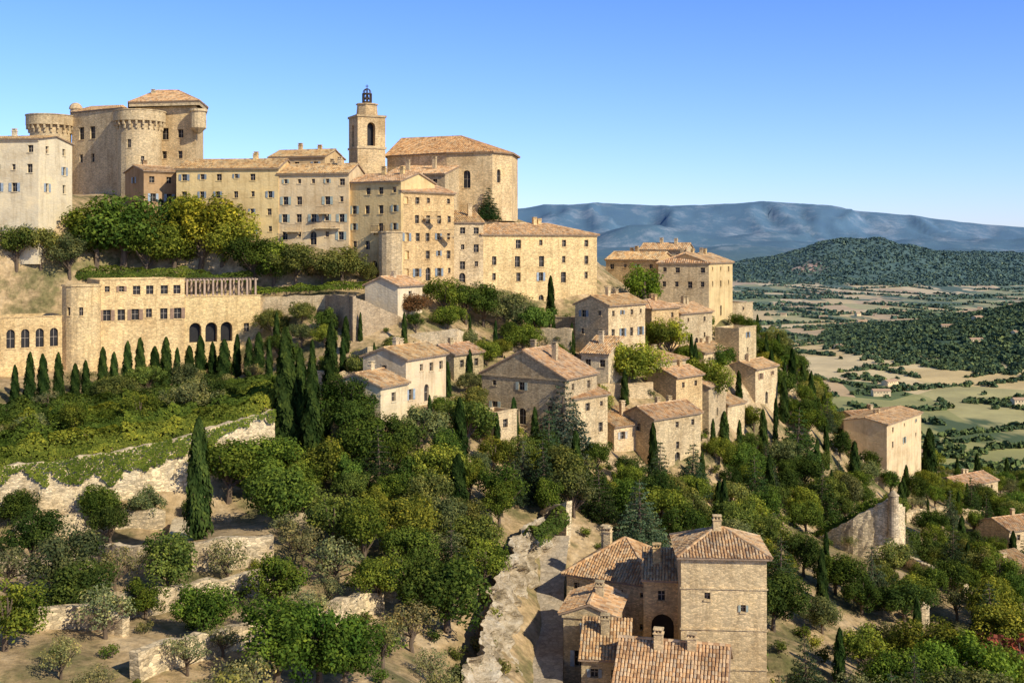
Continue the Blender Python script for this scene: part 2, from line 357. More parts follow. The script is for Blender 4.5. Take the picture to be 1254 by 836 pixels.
def sst(a,b,t): t=np.clip((t-a)/(b-a),0,1); return t*t*(3-2*t)
MX=np.array([400,640,665,700,740,780,820,850,900,930,960,1010,1050,1100,1150,1200,1254,1500,1800]); MYR=np.array([262,253,249,250,247,249,252,251,249,246,248,251,257,261,267,273,278,285,270])
def hfar(x,y):
    x=np.asarray(x,float);y=np.asarray(y,float)
    h=-150+4*(fbm(x/300,y/300,3,3)-.5)
    crest=(300-np.interp(627+x*F/12000,MX,MYR))*12000/F
    wob=(fbm(x/500,y/900,4,77)-.5)*900
    rg=np.abs(fbm((x+wob)/620,y/3800,5,9)*2-.95)
    g=np.exp(-((y-12000)/1500.)**2)
    g=np.where(y>12000,np.maximum(g,.8),g)
    m=(crest+150)*g*(1-1.1*rg*np.clip(np.abs(y-12000)/900,.06,1)*np.clip(1-np.abs(y-12000)/3600,.0,1))
    f2=(60+330*fbm(x/1100,y/700,5,5)**1.3)*np.exp(-((y-9200)/800.)**2)
    f3=(40+200*fbm(x/800+9,y/500,5,6)**1.3)*np.exp(-((y-7700)/450.)**2)
    h=h+m+f2+f3*.8
    def bump(a,d,amp,sx,sy): 
        cx=(a-627)*d/F; return amp*np.exp(-.5*((x-cx)/sx)**2-.5*((y-d)/sy)**2)
    rough=.75+.5*fbm(x/190,y/190,4,11)
    h=h+(bump(1040,4500,128,270,350)+bump(1180,4700,70,420,400)+bump(1330,5200,95,700,400)+bump(940,5200,50,350,300)+bump(1400,1500,72,215,260)+bump(780,6800,70,700,400)+bump(1150,7200,90,900,400))*rough
    return h
def hall(x,y):
    x=np.asarray(x,float);y=np.asarray(y,float); w=sst(300,560,y)
    n=hnear(x,np.minimum(y,600))+(.9*(fbm(x/5,y/5,4,1)-.45))
    return n*(1-w)+hfar(x,y)*w
def quadmesh(name,V,Q,mats,mi=None,attrs=None,smooth=False):
    me=bpy.data.meshes.new(name); V=np.asarray(V,np.float32);Q=np.asarray(Q,np.int32)
    me.vertices.add(len(V)); me.vertices.foreach_set('co',V.ravel()); me.loops.add(Q.size); me.loops.foreach_set('vertex_index',Q.ravel())
    me.polygons.add(len(Q)); me.polygons.foreach_set('loop_start',np.arange(0,Q.size,4,dtype=np.int32))
    for m in mats: me.materials.append(m)
    if mi is not None: me.polygons.foreach_set('material_index',np.asarray(mi,np.int32))
    if attrs:
        for k,a in attrs.items():
            at=me.attributes.new(k,'FLOAT','POINT'); at.data.foreach_set('value',np.asarray(a,np.float32))
    me.polygons.foreach_set('use_smooth',np.full(len(Q),smooth)); me.update(calc_edges=True); me.validate(); return me
nr,nc=680,520
ys=10*np.power(17000/10,np.linspace(0,1,nr)); ts=np.linspace(-1.15,1.15,nc)
Y,T_=np.meshgrid(ys,ts,indexing='ij'); X=Y*T_
Z=hall(X,Y)
far=sst(330,520,Y); mount=sst(6900,7600,Y)
forest=np.clip(sst(-141,-130,Z)*sst(700,1000,Y),0,1)
qx=(992-627)*4150/F; quarry=np.exp(-((X-qx)/60)**2-((Y-4200)/70)**2)*sst(.3,.6,fbm(X/40,Y/40,3,4)); quarry=np.clip(quarry*2.2,0,1)
idx=np.arange(nr*nc).reshape(nr,nc)
Q=np.stack([idx[:-1,:-1],idx[:-1,1:],idx[1:,1:],idx[1:,:-1]],-1).reshape(-1,4)
me=quadmesh('ground',np.stack([X,Y,Z],-1).reshape(-1,3),Q,[MGR],None,dict(far=far.ravel(),mount=mount.ravel(),forest=forest.ravel(),quarry=quarry.ravel()),True)
gob=bpy.data.objects.new('ground',me); COL.objects.link(gob)
DD=np.arange(45,620,1.0)
def hit(a,b):
    z=(300-b)*DD/F; hh=hall((a-627)*DD/F,DD); k=np.argmax(hh>=z)
    d=DD[k] if hh[k]>=z[k] else 600.; return Vector(((a-627)*d/F,d,float(hh[k])))
# ------------------------------------------------------------------ build houses
FOOT=[]
SHC=[(.34,.40,.44),(.36,.40,.33),(.30,.19,.12),(.5,.46,.38),(.24,.28,.30)]
def chimney(parent,x,y,z0,z1,c):
    m=M(); m.box((x,y,z0),(.7,0,0),(0,.55,0),(0,0,z1-z0)); m.box((x-.08,y-.08,z1+.0),(.86,0,0),(0,.71,0),(0,0,.1)); 
    for k in (0,1,2): m.box((x+.02+k*.27,y+.05,z1+.1),(.12,0,0),(0,.45,0),(0,0,.25))
    m.box((x-.05,y-.05,z1+.35),(.8,0,0),(0,.65,0),(0,0,.09)); m.obj('chimney',parent,[MS],c)
def build_house(spec):
    name,aL,dL,aR,dR,ev,bs,dep,roof,kw=spec
    L=S(aL,ev,dL);R_=S(aR,ev,dR); zb=(300-bs)*(dL+dR)/2/F; L2=Vector((L.x,L.y));u=Vector((R_.x,R_.y))-L2; w=u.length; u.normalize()
    h=L.z-zb; rz=math.atan2(u.y,u.x); e=empty(name,(L.x,L.y,zb),rz); v=Vector((-u.y,u.x)); FOOT.append((L2,u,v,w,dep))
    W=M();G=M();SH=M();T=M();R=M(); kk=random.uniform(.92,1.04); c=tuple(k*kk*random.uniform(.985,1.015) for k in kw['c']); p=kw.get('p',.35); z0=-7; near=(dL<120)
    ww=kw.get('ww',.9);wh=kw.get('wh',1.35);dr=kw.get('dr',.15); sh=kw.get('sh',.25)
    def ops(key,Ln): 
        cr=kw.get(key,(0,0)); return gops(Ln,h,cr[0],cr[1],ww,wh,drop=dr,sh=kw.get('sh3',2.9))
    fo=ops('f',w)+[tuple(q) for q in kw.get('cust',[])]
    if kw.get('arc'):
        k=1.2
        while k<w-2: fo.append((k,k+1.1,h-4.2,h-1.6,True)); k+=1.9
    if kw.get('f',(0,0))[0]>1 and not near and h>6 and roof!='flat': 
        dx=w*.5; fo=[q for q in fo if q[2]>2.8 or abs((q[0]+q[1])/2-dx)>1.3]; fo.append((dx-.55,dx+.55,.3,2.5,True))
    for q in ((( 0,0,0),(1,0,0),w,fo),((w,0,0),(0,1,0),dep,ops('r',dep)),((w,dep,0),(-1,0,0),w,[]),((0,dep,0),(0,-1,0),dep,ops('l',dep))):
        wall(W,G,SH,q[0],q[1],q[2],z0,h,q[3],sh)
    pitch,ln=(.27,.42) if near else ((.36,.55) if dL<200 else (.45,.7)); o=.4; Vc=Vector
    if roof=='gx':
        r=p*dep/2; zt=h+r+.12; ze=h-o*p+.12
        roof_faces(T,R,[[Vc((-.25,-o,ze)),Vc((w+.25,-o,ze)),Vc((w+.25,dep/2,zt)),Vc((-.25,dep/2,zt))],[Vc((w+.25,dep+o,ze)),Vc((-.25,dep+o,ze)),Vc((-.25,dep/2,zt)),Vc((w+.25,dep/2,zt))]],pitch,ln)
        ridge(T,Vc((-.25,dep/2,zt)),Vc((w+.25,dep/2,zt)))
        W.poly([(w,0,h),(w,dep,h),(w,dep/2,h+r)]);W.poly([(0,dep,h),(0,0,h),(0,dep/2,h+r)]); top=zt
    elif roof=='gy':
        r=p*w/2; zt=h+r+.12; ze=h-o*p+.12
        roof_faces(T,R,[[Vc((w+o,-.25,ze)),Vc((w+o,dep+.25,ze)),Vc((w/2,dep+.25,zt)),Vc((w/2,-.25,zt))],[Vc((-o,dep+.25,ze)),Vc((-o,-.25,ze)),Vc((w/2,-.25,zt)),Vc((w/2,dep+.25,zt))]],pitch,ln)
        ridge(T,Vc((w/2,-.25,zt)),Vc((w/2,dep+.25,zt)))
        W.poly([(0,0,h),(w,0,h),(w/2,0,h+r)]);W.poly([(w,dep,h),(0,dep,h),(w/2,dep,h+r)]); top=zt
    elif roof=='hip':
        k=min(w,dep)/2; r=p*k; zt=h+r+.12; ze=h-o*p+.12
        a=Vc((-o,-o,ze));b=Vc((w+o,-o,ze));c2=Vc((w+o,dep+o,ze));d2=Vc((-o,dep+o,ze))
        if w>=dep: r0=Vc((k,dep/2,zt));r1=Vc((w-k,dep/2,zt)); P4=[[a,b,r1,r0],[b,c2,r1],[c2,d2,r0,r1],[d2,a,r0]]
        else: r0=Vc((w/2,k,zt));r1=Vc((w/2,dep-k,zt)); P4=[[a,b,r0],[b,c2,r1,r0],[c2,d2,r1],[d2,a,r0,r1]]
        if (r1-r0).length<.05: P4=[[a,b,r0],[b,c2,r0],[c2,d2,r0],[d2,a,r0]]
        roof_faces(T,R,P4,pitch,ln); ridge(T,r0,r1)
        for s_ in ((a,r0),(d2,r0 if w>=dep else r1),(b,r1 if w>=dep else r0),(c2,r1)): ridge(T,*s_)
        top=zt
    elif roof=='sf':
        r=p*dep; zt=h+r+.12; ze=h-o*p+.12
        roof_faces(T,R,[[Vc((-.25,-o,ze)),Vc((w+.25,-o,ze)),Vc((w+.25,dep+.2,zt)),Vc((-.25,dep+.2,zt))]],pitch,ln)
        W.poly([(w,0,h),(w,dep,h),(w,dep,h+r)]);W.poly([(0,dep,h),(0,0,h),(0,dep,h+r)]);W.poly([(w,dep,h),(0,dep,h),(0,dep,h+r),(w,dep,h+r)]); top=zt
    else:
        R.poly([(.0,.0,h-.6),(w,.0,h-.6),(w,dep,h-.6),(.0,dep,h-.6)])
        W.poly([(0,0,h),(w,0,h),(w-.35,.35,h),(.35,.35,h)]);W.poly([(w,0,h),(w,dep,h),(w-.35,dep-.35,h),(w-.35,.35,h)]);W.poly([(w,dep,h),(0,dep,h),(.35,dep-.35,h),(w-.35,dep-.35,h)]);W.poly([(0,dep,h),(0,0,h),(.35,.35,h),(.35,dep-.35,h)])
        q=[(.35,.35),(w-.35,.35),(w-.35,dep-.35),(.35,dep-.35)]
        for k in range(4):
            A=q[k];B=q[(k+1)%4]; W.poly([(B[0],B[1],h-.6),(A[0],A[1],h-.6),(A[0],A[1],h),(B[0],B[1],h)])
        W.box((-.08,-.1,h+.01),(w+.16,0,0),(0,.5,0),(0,0,.12)); top=h
    if roof in('gx','gy','hip','sf'):
        W.box((-.12,-.16,h-.34),(w+.24,0,0),(0,.155,0),(0,0,.22))
    for bz in kw.get('band',()): W.box((-.1,-.1,bz),(w+.2,0,0),(0,.09,0),(0,0,.14))
    W.obj('walls',e,[MP if kw.get('m') else MS],c); G.obj('windows',e,[MG,MFR]); SH.obj('shutters',e,[MSH],random.choice(SHC))
    tc=random.uniform(.85,1.1); T.obj('roof_tiles',e,[MT],(tc,tc*random.uniform(.95,1.02),tc*random.uniform(.88,1.02))); R.obj('roof_slab',e,[MS if roof=='flat' else MSH],(.5,.42,.3) if roof=='flat' else (.36,.25,.16))
    if roof!='flat':
        for k in range(1 if w<8 else 2):
            chimney(e,w*random.uniform(.2,.75),dep*random.uniform(.35,.55),h+.1,top+random.uniform(.4,.9),c)
    return e,w,h
for sp in HS: build_house(sp)
def round_part(par,cx,cy,r,z0,z1,n=20,c=CREAM,ops=None,mach=False,nm='round_tower'):
    W=M();G=M();SH=M(); ops=ops or {}
    for k in range(n):
        a0=2*math.pi*k/n;a1=2*math.pi*(k+1)/n; p=Vector((cx+r*math.cos(a0),cy+r*math.sin(a0),0));q=Vector((cx+r*math.cos(a1),cy+r*math.sin(a1),0)); d=(q-p);L=d.length;d.normalize()
        wall(W,G,SH,p,d,L,z0,z1,ops.get(k,[]))
    if mach:
        R=r+.75; zc=z1
        nb=int(2*math.pi*r/1.1)
        for k in range(nb):
            a=2*math.pi*k/nb; t=Vector((-math.sin(a),math.cos(a),0)); o=Vector((math.cos(a),math.sin(a),0)); b=Vector((cx,cy,0))+o*(r-.05)
            W.box(b-t*.18+UP*(zc-1.5),t*.36,o*.35,UP*1.5); W.box(b-t*.18+o*.3+UP*(zc-.8),t*.36,o*.42,UP*.8)
        W.cyl((cx,cy),R,R,zc,zc+1.9,n*2); W.cyl((cx,cy),R+.12,R+.12,zc+1.9,zc+2.1,n*2)
    else: W.cyl((cx,cy),r+.15,r+.15,z1,z1+.25,n)
    W.obj(nm,par,[MS],c); G.obj(nm+'_windows',par,[MG,MFR])
# castle ------------------------------------------------------------
def poly_block(par,foot,z0,z1,c,nm,wins=None,mat=None):
    W=M();G=M();SH=M()
    for k in range(len(foot)):
        a=Vector((*foot[k],0));b=Vector((*foot[(k+1)%len(foot)],0)); d=b-a;L=d.length;d.normalize()
        wall(W,G,SH,a,d,L,z0,z1,(wins or {}).get(k,[]),0,.4)
    W.obj(nm,par,[mat or MS],c); G.obj(nm+'_windows',par,[MG,MFR])
def fan_roof(par,foot,z,rid,c,ov=.4,nm='roof'):
    T=M();R=M(); cen=Vector((sum(f[0] for f in foot)/len(foot),sum(f[1] for f in foot)/len(foot)))
    ft=[Vector((*(Vector(f)+(Vector(f)-cen).normalized()*ov),z)) for f in foot]; rid=[Vector(q) for q in rid]
    near_=[min(range(len(rid)),key=lambda i:(rid[i]-f).length) for f in ft]
    for k in range(len(ft)):
        a=ft[k];b=ft[(k+1)%len(ft)]; i=near_[k];j=near_[(k+1)%len(ft)]
        roof_faces(T,R,[[a,b,rid[i]]],.4,.6)
        if i!=j: roof_faces(T,R,[[b,rid[j],rid[i]]],.4,.6)
        ridge(T,a,rid[i])
    if len(rid)>1: ridge(T,rid[0],rid[1])
    T.obj(nm+'_tiles',par,[MT],c); R.obj(nm+'_slab',par,[MSH],(.32,.22,.14))
def xy(a,d): return ((a-627)*d/F,d)
def zz(b,d): return (300-b)*d/F
ca=empty('castle',(0,0,0)); CG=(.62,.48,.28)
round_part(ca,*xy(62,222),3.9,zz(245,224),zz(156,224),20,CG,{13:[(.3,.9,zz(190,224),zz(182,224))],15:[(.3,.9,zz(215,224),zz(207,224))]},True)
round_part(ca,*xy(171,213),4.1,zz(245,213),zz(150,213),20,CG,{14:[(.25,1.0,zz(183,213),zz(173,213))],16:[(.3,.9,zz(200,213),zz(193,213))]},True)
f1=[xy(88,222),xy(150,214),xy(168,228),xy(100,238)]
poly_block(ca,f1,zz(250,222),zz(139,222),CG,'curtain_wing',{0:[(2.2,3.8,zz(172,222),zz(157,222)),(5.6,7.2,zz(172,222),zz(157,222)),(2.4,3.4,zz(200,222),zz(190,222)),(6,7,zz(200,222),zz(190,222))]})
fan_roof(ca,f1,zz(138,222),[(*xy(112,228),zz(131,228)),(*xy(150,224),zz(131,226))],(1.0,.98,.92),.3,nm='wing_roof')
f2=[xy(166,217),xy(240,214),xy(249,224),xy(246,240),xy(166,240)]
poly_block(ca,f2,zz(245,217),zz(132,217),(.70,.52,.28),'keep',{0:[(5.7,7.2,zz(172,217),zz(158,217)),(9.2,10.4,zz(170,217),zz(160,217)),(5.8,6.8,zz(195,217),zz(186,217)),(9.2,10.2,zz(195,217),zz(186,217))]})
f2b=[xy(158,215.5),xy(244,212.8),xy(254,224),xy(250,242),xy(158,242)]
poly_block(ca,f2b,zz(132,217),zz(127,217),(.62,.48,.28),'keep_cornice')
fan_roof(ca,f2b,zz(127,217)+.05,[(*xy(193,226),zz(111,226)),(*xy(218,226),zz(111,226))],(1.05,1.02,.98),.2,'keep_roof')
tb=M();bx,by=xy(243,213); tb.cyl((bx,by),.3,1.5,zz(164,213),zz(157,213),14);tb.cyl((bx,by),1.5,1.5,zz(157,213),zz(137,213),14);tb.cyl((bx,by),1.75,1.75,zz(137,213),zz(134,213),14); tb.obj('bartizan',ca,[MS],CG)
cu=M();cx_,cy_=xy(93,224);cu.cyl((cx_,cy_),1.1,1.1,zz(146,224),zz(134,224),12)
for k in range(5): 
    a=k*math.pi/10;b=(k+1)*math.pi/10; cu.cyl((cx_,cy_),1.35*math.cos(a),max(.05,1.35*math.cos(b)),zz(134,224)+1.35*math.sin(a),zz(134,224)+1.35*math.sin(b),12)
cu.obj('cupola',ca,[MS],(.6,.45,.26))
chimney(ca,*xy(185,222),zz(122,222),zz(112,222),CG)
# church ------------------------------------------------------------
ch=empty('church',(0,0,0)); CC=(.68,.50,.27)
ft=[xy(438,208),xy(472,210.5),(xy(472,210.5)[0]-2.4,215.4),(xy(438,208)[0]-2.4,213)]
def scl(foot,k):
    c=(sum(f[0] for f in foot)/4,sum(f[1] for f in foot)/4); return [(c[0]+(f[0]-c[0])*k,c[1]+(f[1]-c[1])*k) for f in foot]
poly_block(ch,ft,zz(265,208),zz(140,208),CC,'bell_tower',{0:[(1.9,3.5,zz(178,208),zz(149,208),True,True)],3:[(1.9,3.3,zz(178,208),zz(151,208),True,True)]})
for bz in (180,141): poly_block(ch,scl(ft,1.07),zz(bz+1.5,208),zz(bz-1,208),(.62,.47,.27),'cornice')
cm=M();c0=(sum(f[0] for f in ft)/4,sum(f[1] for f in ft)/4)
cm.poly([(*f,zz(139.9,208)) for f in scl(ft,1.07)]); cm.cyl(c0,2.1,1.9,zz(140,208),zz(126,208),8); cm.cyl(c0,2.15,2.15,zz(126,208),zz(124.5,208),8); cm.obj('lantern_base',ch,[MS],CC)
ir=M(); zb_=zz(124.5,210)
for k in range(8):
    a=k*math.pi/4; ir.cyl((c0[0]+.85*math.cos(a),c0[1]+.85*math.sin(a)),.11,.11,zb_,zb_+1.7,5)
    for q in range(4):
        r0,r1=.85*math.cos(q*math.pi/8),.85*math.cos((q+1)*math.pi/8); z0_,z1_=zb_+1.7+.9*math.sin(q*math.pi/8),zb_+1.7+.9*math.sin((q+1)*math.pi/8)
        p=Vector((c0[0]+r0*math.cos(a),c0[1]+r0*math.sin(a),z0_));q2=Vector((c0[0]+r1*math.cos(a),c0[1]+r1*math.sin(a),z1_)); t=Vector((-math.sin(a),math.cos(a),0))*.15
        ir.box(p-t/2,q2-p,t,Vector((0,0,.15)))
ir.cyl(c0,.92,.92,zb_+1.6,zb_+1.8,12); ir.cyl(c0,.92,.92,zb_+.02,zb_+.2,12); ir.cyl(c0,.5,.24,zb_+.6,zb_+1.4,10); ir.cyl(c0,.1,.06,zb_+2.5,zb_+3.5,5); ir.box((c0[0]-.3,c0[1]-.04,zb_+3.1),(.6,0,0),(0,.08,0),(0,0,.12)); ir.obj('iron_campanile',ch,[MI])
fn=[xy(474,214),xy(547,206),xy(603,204),xy(627,208),xy(634,217),xy(600,232),xy(488,234)]
zE=zz(188,206)
poly_block(ch,fn,zz(270,204),zE,(.73,.54,.29),'nave_walls',{0:[(5,6,zE-4.5,zE-2.5,True)],1:[(3.2,4.6,zE-6.5,zE-3.2,True)],2:[(1.2,2.2,zE-5.5,zE-3,True)]})
fan_roof(ch,fn,zE+.1,[(*xy(492,224),zz(170,224)),(*xy(565,216),zz(167,216))],(.98,.88,.76),.5,'nave_roof')
FOOT+= [(Vector((fn[0][0],204)),Vector((1,0)),Vector((0,1)),26,28),(Vector((-92,212)),Vector((1,0)),Vector((0,1)),34,28)]
hr=empty('hotel_turret',(0,0,0)); round_part(hr,*xy(100,158),2.6,zz(465,158),zz(350,158),18,(.73,.54,.28),{12:[(.2,.7,zz(385,158),zz(375,158))],14:[(.2,.7,zz(385,158),zz(375,158))]},False,'turret')
hr2=empty('house_turret',(0,0,0)); round_part(hr2,*xy(478,177),1.9,zz(345,177),zz(285,177),14,(.60,.46,.27),{},False,'turret')
pg=empty('pergola',(0,0,0)); m=M()
A=Vector(xy(228,166.5)+(zz(364,166.5),)); B=Vector(xy(312,171.5)+(zz(364,166.5),)); dd=(B-A).normalized(); nn=Vector((-dd.y,dd.x,0)); LL=(B-A).length
for k in range(9):
    for q in (0,3):
        p=A+dd*(LL*k/8)+nn*q; m.box(p,dd*.28,nn*.28,UP*2.5)
for q in (0,3): m.box(A+nn*q+UP*2.5-dd*.3,dd*(LL+.8),nn*.28,UP*.18)
for k in range(22): m.box(A+dd*(LL*k/21)+UP*2.68-nn*.3,dd*.1,nn*3.9,UP*.12)
m.obj('pergola_frame',pg,[MSH],(.45,.32,.22))
def balcony(a,d,b,w):
    e=empty('balcony',tuple(S(a,b,d))); q=M(); q.box((0,-1,0),(w,0,0),(0,1.2,0),(0,0,.14)); q.obj('slab',e,[MS],CREAM); r=M()
    for k in range(int(w/.2)+1): r.box((k*.2,-.98,.14),(.03,0,0),(0,.03,0),(0,0,.95))
    r.box((0,-1,1.09),(w,0,0),(0,.06,0),(0,0,.05)); r.obj('railing',e,[MI])
    for k in (0.2,w-.4):
        c=M(); c.box((k,-.7,-.3),(.2,0,0),(0,.8,0),(0,0,.3)); c.obj('bracket',e,[MS],CREAM)
for a,d,b,w in ((384,181.6,280,4.4),(388,181.5,262,2),(520,181,268,2.6),(540,183.5,290,2.4),(455,179.5,285,2.2),(350,182.6,284,2.5)): balcony(a,d,b,w)
# ------------------------------------------------------------------ walls, steps, lane
def stone_wall(name,P,th=.6,c=GREY,extra=4,rough=0,mat=None):
    return wall_strip(name,[Vector(S(a,t,d)) for a,d,t in P],th,c,extra,rough,mat or MS)
def wall_strip(name,q,th,c,extra,rough=0,mat=None):
    """masonry strip: irregular coping, bulging face"""
    m=M(); nv=max(3,int(extra/.7)) if rough else 1; cols=[]; step=.7 if rough else 1.2; zj=.2 if rough else .12
    for i in range(len(q)-1):
        a,b=q[i],q[i+1]; L=(b-a).length; n=max(1,int(L/step)); dv=Vector((b.x-a.x,b.y-a.y,0)).normalized(); bk=Vector((-dv.y,dv.x,0))
        for k in range(n+(i==len(q)-2)):
            t=a.lerp(b,k/n)+UP*random.uniform(-zj,zj); cols.append(([t-UP*(extra*j/nv)-bk*(random.uniform(-.1,.1)*rough+.03*j*rough) for j in range(nv+1)],bk))
    for i in range(len(cols)-1):
        (c0_,b0),(c1_,b1)=cols[i],cols[i+1]
        for j in range(nv): m.poly([c0_[j+1],c1_[j+1],c1_[j],c0_[j]])
        m.poly([c0_[0],c1_[0],c1_[0]+b1*th,c0_[0]+b0*th]); m.poly([c1_[-1]+b1*th,c0_[-1]+b0*th,c0_[0]+b0*th,c1_[0]+b1*th])
    for (cc,bb),fl in ((cols[0],0),(cols[-1],1)):
        pl=[cc[-1]+bb*th]+cc[::-1]+[cc[0]+bb*th]; m.poly(pl if not fl else pl[::-1])
    e=empty(name,(0,0,0)); m.obj('stonework',e,[mat or MS],c); return e
def twall(name,P,h,th=.7,c=(.66,.53,.33)):
    q=[]
    for i in range(len(P)-1):
        (a0,b0),(a1,b1)=P[i],P[i+1]; n=max(2,int(abs(a1-a0)/12))
        for k in range(n+(i==len(P)-2)):
            t=k/n; p=hit(a0+(a1-a0)*t,b0+(b1-b0)*t); q.append(p+UP*(h+random.uniform(-.25,.25)))
    for _ in range(3):
        q=[q[0]]+[(q[i-1]+q[i]*2+q[i+1])/4 for i in range(1,len(q)-1)]+[q[-1]]
    wall_strip(name,q,th,c,h+2,1,MSW)
stone_wall('retaining_wall',[(319,171.5,364),(398,170,361)],1,CREAM,9)
stone_wall('retaining_wall',[(398,170,361),(432,160,362),(492,166,388)],1,(.46,.35,.22),11)
stone_wall('retaining_wall',[(490,164,410),(560,163,402),(580,172,410)],1,PALE,5)
stone_wall('retaining_wall',[(430,150,432),(450,146,425)],.8,GREY,5)
stone_wall('retaining_wall',[(-60,109,578),(60,111.8,566),(150,114.3,553),(240,117,532),(336,123.5,502)],1,PALE,9,1,MSW)
twall('terrace_wall',[(20,668),(120,655),(200,650)],1.9)
twall('terrace_wall',[(235,702),(290,702),(335,694)],2.6)
twall('terrace_wall',[(120,690),(205,700)],1.6)
twall('terrace_wall',[(-40,712),(60,706),(110,716)],1.5)
twall('terrace_wall',[(150,760),(260,742),(335,728)],1.8)
twall('terrace_wall',[(170,836),(260,805),(340,790),(400,770),(470,748)],1.7)
twall('terrace_wall',[(0,780),(90,772),(150,780)],1.4)
twall('terrace_wall',[(480,740),(530,720),(580,700)],1.3)
twall('terrace_wall',[(350,650),(420,655),(480,650)],1.5)
stone_wall('garden_wall',[(955,170,682),(980,166,670),(1010,163,654),(1045,160,634),(1075,158.5,619),(1092,158,611),(1108,163,620)],.9,PALE,8,1,MSW)
twall('garden_wall',[(1098,690),(1130,705),(1180,735)],1.8)
twall('garden_wall',[(350,470),(400,478),(440,480)],2.2,c=CREAM)
twall('garden_wall',[(560,520),(600,540),(640,560)],1.8,c=CREAM)
twall('garden_wall',[(1110,640),(1160,632),(1230,640)],1.8,c=CREAM)
stone_wall('garden_wall',[(640,128,640),(665,122,625),(694,118,612)],.7,PALE,5,1,MSW)
stone_wall('garden_wall',[(560,170,418),(600,168,425),(640,172,425)],.7,CREAM,4)
stone_wall('garden_wall',[(640,175,402),(700,172,402)],.7,CREAM,5)
stone_wall('garden_wall',[(735,165,470),(800,168,468)],.7,CREAM,5)
stone_wall('garden_wall',[(1040,205,575),(1060,215,555),(1100,214,590)],.7,CREAM,5)
FOOT.append((Vector((39,146)),Vector((1,0)),Vector((0,1)),20,13))
gp=empty('gate_pillar',(0,0,0)); m=M(); x_,y_=xy(1094,157.4); m.cyl((x_,y_),.75,.7,zz(655,158),zz(605,158),14); m.cyl((x_,y_),.85,.1,zz(605,158),zz(599,158),14); m.obj('pillar',gp,[MSW],(.62,.5,.33))
gp=empty('gate_pillar',(0,0,0)); m=M(); x_,y_=xy(1128,128); m.cyl((x_,y_),.95,.9,zz(790,128),zz(742,128),14); m.cyl((x_,y_),1.0,.2,zz(742,128),zz(736,128),14); m.obj('pillar',gp,[MSW],(.62,.5,.33))
st=empty('stone_steps',(0,0,0)); m=M()
a=hit(212,690)+UP*.2; b=hit(222,650)+UP*1.2
for k in range(14):
    p=a.lerp(b,k/14); m.box(p-Vector((.9,0,2)),(2.0,0,0),(0,(b.y-a.y)/14+.02,0),(0,0,2+.0))
m.obj('steps',st,[MS],PALE)
lane_pts=[(676,118,),(668,110),(666,104),(664,98),(662,92),(660,84),(655,76)]
V=[];
for a_,d_ in lane_pts:
    for k in range(7):
        x=(a_-627)*d_/F+(k-3)*.62; V.append((x,d_,0))
V=np.array(V); 
hz=hnear(V[:,0],V[:,1]).reshape(-1,7).mean(1).repeat(7); V[:,2]=hz+.6
Qs=[(r*7+k,r*7+k+1,(r+1)*7+k+1,(r+1)*7+k)[::-1] for r in range(len(lane_pts)-1) for k in range(6)]
MPV=mat_stone('cobbles',2.2,.4,.6,1); lo=bpy.data.objects.new('cobbled_lane',quadmesh('cobbled_lane',V,Qs,[MPV])); lo.color=(.46,.38,.27,1); COL.objects.link(lo)
def rock_face(name,top,bot,nu=60,nv=26,amp=1.0):
    sw=lambda q:S(q[0],q[2],q[1])[:]
    U=np.linspace(0,1,nu);Vv=np.linspace(0,1,nv); tp=np.array([sw(q) for q in top]);bt=np.array([sw(q) for q in bot]); k=np.linspace(0,1,len(top))
    Tt=np.stack([np.interp(U,k,tp[:,i]) for i in range(3)],-1); kb=np.linspace(0,1,len(bot)); Bb=np.stack([np.interp(U,kb,bt[:,i]) for i in range(3)],-1)
    G_=Tt[:,None,:]*(1-Vv[None,:,None])+Bb[:,None,:]*Vv[None,:,None]
    n1=fbm(G_[...,1]/2.2+G_[...,0]/3,G_[...,2]/1.2,5,21)-.5; n2=np.floor(fbm(G_[...,1]/3,G_[...,2]/1.5,2,31)*6)/6-.5
    G_[...,0]+=amp*(n1*2.8+n2*2.0); G_[...,1]-=amp*(n1*2.4+n2*1.6); G_[...,2]+=amp*.7*n1
    ii=np.arange(nu*nv).reshape(nu,nv); Q_=np.stack([ii[:-1,:-1],ii[:-1,1:],ii[1:,1:],ii[1:,:-1]],-1).reshape(-1,4)
    o=bpy.data.objects.new(name,quadmesh(name,G_.reshape(-1,3),Q_,[MR])); COL.objects.link(o)
rock_face('limestone_cliff',[(572,78,850),(598,88,775),(610,98,712),(640,112,648),(690,124,616)],[(648,76,990),(643,88,880),(645,97,800),(652,106,740),(684,120,660)],130,40,1.0)
# ------------------------------------------------------------------ trees
def leaves(C,Nn,sz,asp=.6):
    n=len(C); Nn=Nn/np.linalg.norm(Nn,axis=1,keepdims=True); r=rng.normal(size=(n,3)); t=np.cross(Nn,r); t/=np.linalg.norm(t,axis=1,keepdims=True)+1e-9; b=np.cross(Nn,t)
    s=sz[:,None]; V=np.stack([C+t*s,C+b*s*asp,C-t*s,C-b*s*asp],1).reshape(-1,3); return V,np.arange(n*4).reshape(-1,4)
def tube(path,rad,sides=6):
    V=[];Qd=[]
    for i,(p,r) in enumerate(zip(path,rad)):
        d=(path[min(i+1,len(path)-1)]-path[max(i-1,0)]); d.normalize(); s=d.orthogonal().normalized(); t=d.cross(s)
        for k in range(sides):
            a=2*math.pi*k/sides; V.append((p+s*r*math.cos(a)+t*r*math.sin(a))[:])
    for i in range(len(path)-1):
        for k in range(sides):
            j=(k+1)%sides; Qd.append((i*sides+k,i*sides+j,(i+1)*sides+j,(i+1)*sides+k))
    return np.array(V),np.array(Qd)
def sph(n):
    d=rng.normal(size=(n,3)); return d/np.linalg.norm(d,axis=1,keepdims=True)
